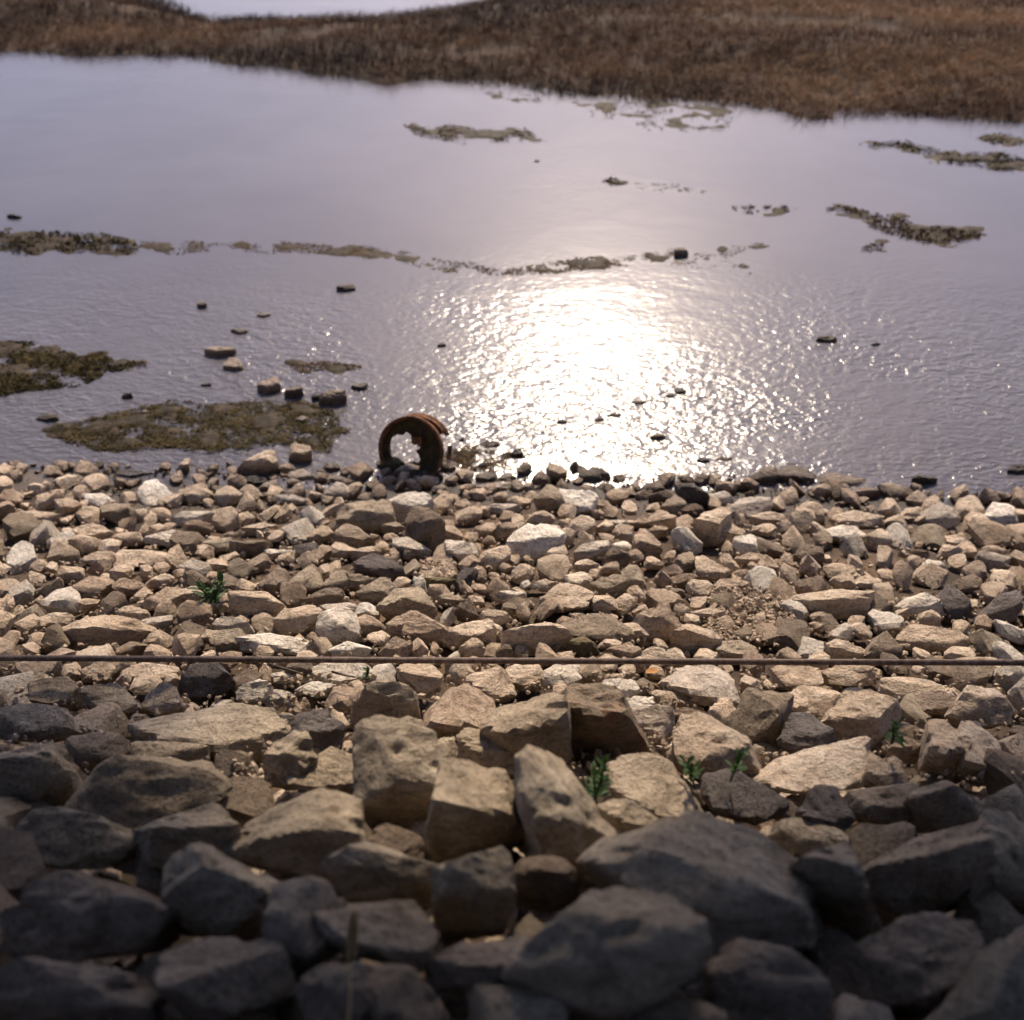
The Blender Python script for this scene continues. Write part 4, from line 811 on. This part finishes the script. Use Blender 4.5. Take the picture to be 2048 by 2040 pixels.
# ------------------------------------------------------------------ stones that fill the bank between the traced ones
def proto(sub, seed, p=26.0):
    g = np.random.default_rng(seed); N_, D_ = block_planes(g)
    v, f = polyhedron(N_, D_, sub, 130.0, seed, 0.7, 1)
    s = np.array([1.0, g.uniform(0.62, 0.95), g.uniform(0.42, 0.75)])
    return v * s / np.abs(v[:, 0]).max(), f
PRO = {n: [proto(n, 500 + i) for i in range(k)] for n, k in ((3, 26), (2, 20), (1, 10))}
PROME = [[mesh_np('stone', v, f) for v, f in PRO[3]] for t in STONE]
for ms in PROME:
    for me in ms: me.set_sharp_from_angle(angle=R(27))
TKEY = list(STONE)
for t, ms in zip(TKEY, PROME):
    for me in ms: me.materials.append(STONE[t])

def euler(a, b, c):
    from mathutils import Euler
    return Euler((a, b, c)).to_matrix()
def size_at(py, g):   # half width in photo pixels by row
    base = np.interp(py, [930, 1000, 1100, 1200, 1300, 1400, 1600, 1800, 2040], [16, 20, 24, 25, 27, 36, 62, 85, 105])
    return base
NFILL = 0
def covered(px, py, r):
    x0, x1 = int(max(0, (px - r) / 4)), int(min(511, (px + r) / 4)); y0, y1 = int(max(0, (py - r * .7) / 4)), int(min(509, (py + r * .7) / 4))
    if x1 < x0 or y1 < y0: return 1.0
    return MASK[y0:y1 + 1, x0:x1 + 1].mean()
def ell(px, py, rx, ry): 
    t = np.linspace(0, 2 * np.pi, 14)[:-1]; return np.stack([px + rx * np.cos(t), py + ry * np.sin(t)], -1)
BARE = [Z('b', [1420, 730, 1600, 740, 1640, 800, 1560, 830, 1440, 810]), Z('d', [1500, 930, 2000, 900, 2060, 1000, 2040, 1200, 1700, 1230, 1600, 1120])]   # soil shows here, gravel only
def bare(px, py):
    q = np.array([[px, py]]); return any(in_poly(q, b)[0] for b in BARE)
cand = []
g = np.random.default_rng(77)
for scale, tries, lim in ((1.2, 1500, .26), (1.0, 2500, .28), (0.8, 3500, .3), (0.6, 4500, .32)):
    for _ in range(tries):
        px = g.uniform(-60, 2108); py = g.uniform(930, 2060)
        r = size_at(py, g) * scale * g.uniform(0.8, 1.2)
        Pg = hit(px, py)[0] if False else None
        if covered(px, py, r) > lim or (bare(px, py) and g.random() < .75) or (540 < px < 900 and py > 1740): continue
        cand.append((px, py, r)); mark(ell(px, py, r * .95, r * .66))
HP = hit([c[0] for c in cand], [c[1] for c in cand])
keepc = []
for (px, py, r), Q in zip(cand, HP):
    if shore(Q[0]) - Q[1] < -0.02: continue
    keepc.append((r, px, py, Q))
keepc.sort(key=lambda t: -t[0])
NIND = 150
small = []
for i, (r, px, py, Q) in enumerate(keepc):
    m = np.linalg.norm(Q - np.array([0, 0, CAM_Z])) / F; s = r * m * 1.15
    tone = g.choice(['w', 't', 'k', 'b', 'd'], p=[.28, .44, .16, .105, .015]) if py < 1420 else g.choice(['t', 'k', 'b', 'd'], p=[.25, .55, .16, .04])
    e = (g.normal(0, .3), g.normal(0, .3), g.uniform(0, 6.28))
    if i < NIND:
        me = PROME[TKEY.index(tone)][int(g.integers(0, 26))]
        o = link('boulder' if py > 1400 else 'stone', me, None, category='boulder' if py > 1400 else 'stone')
        o.location = Q + np.array([0, 0, s * .22 - 0.5 * float(np.interp(shore(Q[0]) - Q[1], *GDEP))]); o.rotation_euler = e; o.scale = (s, s * g.uniform(.85, 1.15), s * g.uniform(.8, 1.15))
        ROCKS.append(dict(o=o, p=np.array([px, py]), w=2 * r, tone=tone, shape=('blocky', 'chunky', 'angular', 'low')[int(g.integers(0, 4))], cat=o['category'], label=None, short=None, water=False))
    else: small.append((Q, s, e))

def stone_heap(name, label, items, sub, seed, sink):
    g = np.random.default_rng(seed); VV, FF, TT = [], [], []; o = 0
    for Q, s, e in items:
        v, f = PRO[sub][int(g.integers(0, len(PRO[sub])))]
        M = np.array(euler(*e)); w = (v * s) @ M.T + Q + np.array([0, 0, s * sink])
        VV.append(w); FF.append(f + o); TT.append(np.full(len(w), g.random())); o += len(w)
    me = mesh_np(name, np.concatenate(VV), np.concatenate(FF), True, np.concatenate(TT)); me.set_sharp_from_angle(angle=R(24))
    return link(name, me, STONE_MIX, kind='stuff', label=label)
# smaller stones lying loose between the large ones
N = 800
q = np.stack([g.uniform(-80, 2130, N), g.uniform(925, 1640, N)], -1); HQ = hit(q[:, 0], q[:, 1])
for (px, py), Q in zip(q, HQ):
    if shore(Q[0]) - Q[1] < -0.03 or (bare(px, py) and g.random() < .6): continue
    small.append((Q - np.array([0, 0, float(np.interp(shore(Q[0]) - Q[1], *GDEP))]), g.uniform(0.018, 0.05), (g.normal(0, .4), g.normal(0, .4), g.uniform(0, 6.28))))
N = 700
q = np.stack([g.uniform(-80, 2130, N), g.uniform(1430, 2060, N)], -1); HQ = hit(q[:, 0], q[:, 1])
for Q in HQ: small.append((Q - np.array([0, 0, float(np.interp(shore(Q[0]) - Q[1], *GDEP))]), g.uniform(0.025, 0.07), (g.normal(0, .4), g.normal(0, .4), g.uniform(0, 6.28))))
stone_heap('loose_stones', 'small loose tan stones filling the gaps on the bank', small, 2, 3, 0.12)
# the bank goes on the same way to both sides and up behind the photographer
def beyond(name, label, s0, s1, r0, r1, pitch, seed, sub):
    g = np.random.default_rng(seed); it = []
    for x in np.arange(-7.5, 7.5, pitch):
        for sd_ in np.arange(s0, s1, pitch * .8):
            X = x + g.uniform(-.45, .45) * pitch; sd2 = sd_ + g.uniform(-.4, .4) * pitch; Y = float(shore(X)) - sd2; zg = float(ground(X, Y)); p = proj(np.array([X, Y, zg]))
            dep = Y * CP - (zg - CAM_Z) * SP
            mg = 1.15 * r1 * F / max(dep, .3)
            if dep > 0.3 and -mg < p[0] < 2048 + mg and p[1] < 2040 + mg: continue
            it.append((np.array([X, Y, zg - float(np.interp(sd2, *GDEP)) * .6]), g.uniform(r0, r1), (g.normal(0, .3), g.normal(0, .3), g.uniform(0, 6.28))))
    stone_heap(name, label, it, sub, seed, 0.2)
beyond('rubble', 'tan shore stones carrying the beach on to both sides', 0.0, 2.8, 0.06, 0.14, 0.15, 61, 2)
beyond('riprap', 'large grey-tan blocks carrying the bank on to both sides', 2.8, 8.0, 0.13, 0.27, 0.28, 62, 3)
N = 7000
q = np.stack([g.uniform(-80, 2130, N), g.uniform(930, 1560, N)], -1); HQ = hit(q[:, 0], q[:, 1])
bq = np.concatenate([g.uniform(b.min(0), b.max(0), (1600, 2)) for b in BARE]); HQ = np.concatenate([HQ, hit(bq[:, 0], bq[:, 1])])
grav = [(Q, float(np.clip(g.lognormal(-4.7, .4), .004, .022)), (g.uniform(0, 6), g.uniform(0, 6), g.uniform(0, 6))) for Q in HQ if shore(Q[0]) - Q[1] > -0.04]
stone_heap('gravel', 'fine tan gravel between the beach stones', grav, 1, 4, 0.3)

# ------------------------------------------------------------------ rusty wheel rim standing at the waterline
wc = at_z(np.array(820.0), np.array(902.0), 0.135)
wheel = link('wheel_rim', None, None, label='rusty broken wheel rim standing half sunk at the waterline', category='wheel')
wheel.location = wc
# local axes: X right, Z up in the face, Y into the rim (away from the camera)
wheel.rotation_euler = (R(-25), 0, R(-19))
RW = 0.222
def lathe(prof, a0, a1, n, jag=None, seed=0, thick=0.004):
    """sweep a profile (radius, y) round the rim axis from angle a0 to a1, as a shell with thickness"""
    g = np.random.default_rng(seed); mb = MB(); A = np.linspace(a0, a1, n + 1); full = abs(abs(a1 - a0) - 2 * math.pi) < 1e-6
    if full: A = A[:-1]
    rows = []
    for side in (0, 1):
        for a in A:
            wob = 1 + 0.006 * math.sin(a * 5 + seed)
            rows.append([((r - side * thick) * wob * math.cos(a), y + side * thick * .3, (r - side * thick) * wob * math.sin(a)) for r, y in prof])
    k = len(prof); V = [p for row in rows for p in row]; n_ = len(A); Fq = []
    for side in (0, 1):
        for i in range(n_ if full else n_ - 1):
            for j in range(k - 1):
                a = side * n_ * k + i * k + j; b = side * n_ * k + ((i + 1) % n_) * k + j
                Fq.append((a, b, b + 1, a + 1))
    for i in range(n_ if full else n_ - 1):
        for j in (0, k - 1):
            a = i * k + j; b = ((i + 1) % n_) * k + j; Fq.append((a, b, b + n_ * k, a + n_ * k))
    if not full:
        for i in (0, n_ - 1):
            for j in range(k - 1):
                a = i * k + j; Fq.append((a, a + 1, a + 1 + n_ * k, a + n_ * k))
    mb.add(V, Fq); return mb
TAU = 2 * math.pi
lathe([(RW - .020, .020), (RW - .012, .006), (RW - .004, .0), (RW, .004), (RW + .001, .012), (RW - .006, .022)], 0, TAU, 96, seed=1).build('front_flange', RUST, wheel)
lathe([(RW - .006, .022), (RW - .018, .030), (RW - .022, .060), (RW - .030, .075), (RW - .030, .105)], 0, TAU, 90, seed=2).build('barrel', RUST, wheel)
lathe([(RW - .030, .105), (RW - .022, .120), (RW - .020, .150)], R(38), R(330), 72, seed=3).build('rear_barrel', RUST, wheel)
lathe([(RW - .010, .118), (RW - .002, .124), (RW - .002, .132), (RW - .012, .138)], R(40), R(200), 50, seed=5).build('bead_ridge', RUST, wheel)
lathe([(RW - .020, .150), (RW - .006, .160), (RW + .002, .170), (RW - .002, .182)], R(32), R(215), 50, seed=4).build('rear_flange', RUST, wheel)
lathe([(RW - .022, .150), (RW - .006, .162), (RW, .170)], R(-38), R(14), 20, seed=6).build('rear_flange', RUST, wheel)
# torn centre disc: a plate between the ring and a ragged hole that is larger to the lower left
g2 = np.random.default_rng(3); mb = MB(); n = 120; V = []
HOLE = [(-180, .150), (-168, .158), (-150, .140), (-135, .120), (-118, .105), (-100, .085), (-80, .070), (-62, .085), (-48, .080), (-40, .060), (-20, .028), (0, .012), (15, .040), (30, .052), (45, .030), (62, .055), (78, .075), (92, .050), (104, .085), (120, .112), (135, .105), (150, .135), (165, .150), (180, .150)]
ha, hr = zip(*[(a_, r_ * (1.08 if abs(a_) > 60 else 1.03)) for a_, r_ in HOLE])
for side in (0, 1):
    for i in range(n):
        a = -math.pi + TAU * i / n; r1 = RW - .016; r0 = float(np.interp(math.degrees(a), ha, hr)) + g2.normal(0, .0025); r0 = max(.006, min(r0, r1 - .012))
        off = math.radians(0)
        for j in range(6):
            t = j / 5; r = r1 + (r0 - r1) * t
            dish = .030 + .030 * math.sin(min(1, (r1 - r) / .09) * math.pi * .5) + .006 * math.sin(a * 3 + 5 * t) + g2.normal(0, .0012)
            V.append((r * math.cos(a) - .004 * t, dish + side * .005, r * math.sin(a)))
Fq = []
for side in (0, 1):
    for i in range(n):
        for j in range(5):
            a = side * n * 6 + i * 6 + j; b = side * n * 6 + ((i + 1) % n) * 6 + j; Fq.append((a, b, b + 1, a + 1))
for i in range(n):
    a = i * 6 + 5; b = ((i + 1) % n) * 6 + 5; Fq.append((a, b, b + n * 6, a + n * 6))
mb.add(V, Fq); mb.build('torn_disc', RUSTDARK, wheel)
# curled scrap of plate hanging in the opening
mb = MB(); V, Fq = [], []
for i in range(7):
    for j in range(4):
        V.append((-.012 + i * .012 + .003 * math.sin(j * 2), .012 + .02 * math.sin(j * .9) + .004 * math.sin(i * 2), .045 + j * .016 + .005 * math.sin(i * 1.7)))
for i in range(6):
    for j in range(3):
        a = i * 4 + j; Fq.append((a, a + 4, a + 5, a + 1))
o_ = len(V); V2 = [(x, y + .004, z) for x, y, z in V]; mb.add(V + V2, Fq + [tuple(reversed([q + o_ for q in f_])) for f_ in Fq]); mb.build('curled_scrap', RUST, wheel)

# ------------------------------------------------------------------ steel cable stretched above the stones
cl = at_y(np.array(-2600.0), np.array(1296.0), 2.85); cr_ = at_y(np.array(4600.0), np.array(1330.0), 2.85)
def cable_pt(s):
    p = cl + (cr_ - cl) * s
    return p + np.array([0, 0, -0.022 * math.sin(math.pi * s)])
cable = link('cable', None, None, label='taut twisted steel cable stretched across the whole bank', category='cable'); cable.location = cl
NS = 1300; Lc = float(np.linalg.norm(cr_ - cl))
mb = MB(); V, Fq = tube([cable_pt(i / 40) - cl for i in range(41)], [.0062] * 41, 8); mb.add(V, Fq); mb.build('core', STEEL, cable)
mid = cable_pt(0.5)
for k in range(6):
    P_, k6 = [], k * TAU / 6
    for i in range(NS + 1):
        s = i / NS; a = k6 + s * Lc / 0.085 * TAU
        P_.append(Vector(cable_pt(s) - cl) + Vector((0, math.cos(a) * .0076, math.sin(a) * .0076)))
    mb = MB(); V, Fq = tube(P_, [.0047] * len(P_), 6); mb.add(V, Fq); mb.build('strand', STEEL, cable)

# ------------------------------------------------------------------ plants
def leaf_mesh(mb, p, d, L_, w, droop=.3, n=4):
    d = Vector(d).normalized(); s = d.cross(Vector((0, 0, 1)));
    if s.length < .1: s = Vector((1, 0, 0))
    s.normalize(); u = s.cross(d); V = []; Fq = []
    for i in range(n + 1):
        t = i / n; c = Vector(p) + d * (L_ * t) - Vector((0, 0, 1)) * (droop * L_ * t * t); ww = w * math.sin(math.pi * min(.97, .12 + .85 * t)) 
        V += [c - s * ww + u * ww * .25, c, c + s * ww + u * ww * .25]
    for i in range(n):
        for j in (0, 1):
            a = i * 3 + j; Fq.append((a, a + 1, a + 4, a + 3))
    mb.add(V, Fq)
def plant(px, py, h, nleaf, spread, lw, label, lean=(0, 0), seed=0, stems=3, dpt=None):
    r_ = random.Random(seed); Q = hit(px, py)[0] if dpt is None else at_y(np.array(float(px)), np.array(float(py)), dpt)
    root = link('green_plant', None, None, label=label, category='plant', group='green plants between the stones'); root.location = Q
    for s in range(stems):
        a = r_.uniform(0, TAU); hh = h * r_.uniform(.6, 1.0); top = Vector((lean[0] * hh + math.cos(a) * spread * .5 * hh, lean[1] * hh + math.sin(a) * spread * .5 * hh, hh))
        pts = [Vector((0, 0, -.02)), top * .35 + Vector((0, 0, .05 * hh)), top * .7 + Vector((0, 0, .03 * hh)), top]
        mb = MB(); V, Fq = tube(pts, [.0035, .003, .0025, .001], 6); mb.add(V, Fq); st = mb.build('stem', LEAF, root)
        mb = MB()
        for k in range(nleaf):
            t = r_.uniform(.05, 1.0); p = Vector((0, 0, 0)).lerp(top, t); b = r_.uniform(0, TAU)
            el = r_.uniform(.1, .9) + .5 * t
            leaf_mesh(mb, p, (math.cos(b) * math.cos(el), math.sin(b) * math.cos(el), math.sin(el)), lw * r_.uniform(.6, 1.2) * (1.1 - .4 * t), lw * .13 * r_.uniform(.7, 1.2), r_.uniform(.1, .5))
        mb.build('leaves', LEAF, root)
    return root
plant(428, 1205, .16, 12, .9, .075, 'blurred bushy green plant among beach stones on the left', seed=1, stems=5)
plant(1190, 1600, .17, 12, .25, .06, 'green spiky plant at the end of the long sloping boulder', seed=2, stems=3, dpt=1.90)
plant(1390, 1565, .10, 9, .5, .055, 'low green leaf tuft above the dark lumpy boulder, left one', (-.5, 0), seed=3, stems=2, dpt=1.99)
plant(1462, 1555, .13, 8, .15, .055, 'slim upright green tuft above the dark lumpy boulder, right one', (.25, 0), seed=4, stems=2, dpt=1.99)
plant(1785, 1478, .09, 7, .7, .06, 'dark green leaves between boulders near the right edge', seed=5, stems=2, dpt=2.24)
plant(735, 1352, .05, 5, .5, .04, 'tiny green sprig just below the cable', seed=6, stems=2, dpt=2.70)

# dry grass stalk close to the camera
tip = at_y(np.array(709.0), np.array(1828.0), 1.10); bot = at_y(np.array(688.0), np.array(2110.0), 0.90)
sk = link('grass_stalk', None, None, label='single dry straw-coloured grass stalk rising in the dark foreground', category='grass stalk'); sk.location = bot
tv, bv = Vector(tip - bot), Vector((0, 0, 0)); head0 = tv * .64
mb = MB(); V, Fq = tube([Vector((-.02, -.02, -.25)), bv, tv * .33 + Vector((.004, 0, 0)), head0, tv * .97], [.003, .0028, .0025, .002, .001], 6); mb.add(V, Fq); mb.build('stem', STRAW, sk)
mb = MB(); r_ = random.Random(9)
for k in range(150):
    t = k / 150; p = head0.lerp(tv, t); a = k * 2.4; wdt = .009 * math.sin(math.pi * (.12 + .85 * t)) + .0008
    d = Vector((math.cos(a) * .45, math.sin(a) * .45, 1)).normalized()
    V, Fq = tube([p, p + d * .006 + Vector((math.cos(a), math.sin(a), 0)) * wdt * .5, p + d * .013 + Vector((math.cos(a), math.sin(a), 0)) * wdt * .6], [.001, .002, .0003], 4, False); mb.add(V, Fq)
mb.build('seed_head', STRAW, sk)

# twigs and a fallen leaf
def twig(label, pts, r0, dy=0.0):
    Q = [hit(x, y)[0] + np.array([0, -dy, .05 + dy * .6]) for x, y in pts]
    o = link('dry_twig', None); bpy.data.objects.remove(o)
    mb = MB(); V, Fq = tube([Vector(q - Q[0]) for q in Q], [r0 * (1 - .6 * i / len(Q)) for i in range(len(Q))], 6); mb.add(V, Fq)
    o = mb.build('dry_twig', BARK, None, label=label, category='twig'); o.location = Q[0]
twig('thin dark twig lying on stones just below the cable at left', [(556, 1331), (580, 1338), (605, 1345), (622, 1352)], .005, .10)
twig('short dark twig beside the tiny green sprig below the cable', [(676, 1345), (700, 1352), (722, 1356)], .0045, .10)
Q = hit(1285, 1357)[0] + np.array([0, -.06, .10]); mb = MB(); leaf_mesh(mb, (0, 0, 0), (1, .2, .1), .055, .016, .15)
o = mb.build('fallen_leaf', DEADLEAF, None, label='orange-brown fallen leaf lying below the cable at centre', category='leaf'); o.location = Q

# ------------------------------------------------------------------ unseen trees, added to shade the near boulders and block sky light
def tree(x, y, label, crown, seed, nleaf):
    r_ = random.Random(seed); g = np.random.default_rng(seed); z0 = float(ground(x, y)) - .15
    root = link('added_shade_tree', None, None, label=label, category='tree', group='unseen trees added for shade'); root.location = (x, y, z0)
    mb = MB(); top = Vector((crown[0] - x, crown[1] - y, crown[2] - z0)) * .6
    pts = [Vector((0, 0, 0)), top * .15 + Vector((0, 0, 1.2)), top * .5 + Vector((0, 0, 1.6)), top + Vector((0, 0, 1.2))]
    V, Fq = tube(pts, [.26, .2, .15, .07], 12); mb.add(V, Fq)
    tips = []
    for k in range(44):
        u = g.normal(0, 1, 3); u /= np.linalg.norm(u); c = np.array(crown[:3]) - np.array([x, y, z0]) + u * np.array(crown[3:]) * r_.uniform(.45, .92)
        b = pts[2].lerp(pts[3], r_.random()); e = Vector(c); mid_ = b.lerp(e, .5) + Vector((r_.uniform(-.3, .3), r_.uniform(-.3, .3), .25))
        V, Fq = tube([b, mid_, e], [.06, .035, .012], 6); mb.add(V, Fq); tips += [b.lerp(mid_, .6), mid_, mid_.lerp(e, .5), e]
    mb.build('trunk', BARK, root)
    tips = np.array([t[:] for t in tips]); n = nleaf
    P = tips[g.integers(0, len(tips), n)] + g.normal(0, .38, (n, 3))
    cc = np.array(crown[:3]) - np.array([x, y, z0]); q = (P - cc) / np.array(crown[3:]); P = P[(q ** 2).sum(1) < 1.15]
    low = P[:, 2] + z0 > crown[2] - crown[5] ; P = P[low]; n = len(P)
    d = g.normal(0, 1, (n, 3)); d /= np.linalg.norm(d, axis=1)[:, None]; s = np.cross(d, g.normal(0, 1, (n, 3))); s /= np.linalg.norm(s, axis=1)[:, None]
    L_ = g.uniform(.11, .19, n)[:, None]
    v = np.stack([P - d * L_, P + s * L_ * .5, P + d * L_, P - s * L_ * .5], 1).reshape(-1, 3); k = np.arange(n)[:, None] * 4
    link('crown', mesh_np('crown', v, k + np.array([[0, 1, 2, 3]]), False), SHADELEAF, root)
tree(-5.0, 2.0, 'unseen leafy tree added on the left to shade the near boulders', (-1.8, 4.95, 6.25, 2.9, 4.2, 2.0), 1, 30000)
tree(5.4, 1.5, 'unseen leafy tree added on the right to shade the near boulders', (2.75, 4.8, 6.25, 2.9, 4.2, 2.0), 2, 30000)
tree(0.6, -4.2, 'unseen leafy tree added behind the camera to block sky light', (0.0, -2.0, 6.7, 5.2, 4.2, 1.8), 3, 30000)

# ------------------------------------------------------------------ labels: each stone is named by its look and by the nearest landmark
LM = [r for r in ROCKS if r['short']]
XTRA = [dict(p=np.array([820., 880.]), short='rusty wheel')]
TW = {'o': 'stained', 'w': 'pale', 't': 'tan', 'k': 'greyish', 'b': 'brown', 'd': 'dark', 'g': 'greenish'}
ORD = ['nearest', 'second nearest', 'third nearest', 'fourth nearest', 'fifth nearest', 'sixth nearest', 'seventh nearest', 'eighth nearest', 'ninth nearest', 'tenth nearest', 'eleventh nearest', 'twelfth nearest']
bins = {}
for r in ROCKS:
    r['o']['group'] = 'stones standing in the water' if r['water'] else 'boulders of the bank below the cable' if r['cat'] == 'boulder' else 'stones of the beach above the cable'
    if r['label']: r['o']['label'] = r['label']; continue
    best = min(LM + XTRA, key=lambda q: np.hypot(*(q['p'] - r['p'])))
    dx, dy = r['p'] - best['p']
    side = ('right of' if dx > 0 else 'left of') if abs(dx) > 1.1 * abs(dy) else ('below' if dy > 0 else 'above')
    bins.setdefault((TW[r['tone']], r['shape'], side, best['short'], r['cat']), []).append((np.hypot(dx, dy), r))
for (tw, sh, side, short, ct), rs in bins.items():
    rs.sort(key=lambda t: t[0])
    for k, (_, r) in enumerate(rs):
        r['o']['label'] = f"{tw} {sh} {ct} {side} the {short}" if len(rs) == 1 else f"{tw} {sh} {ct}, {ORD[min(k, 11)]} {side} the {short}"
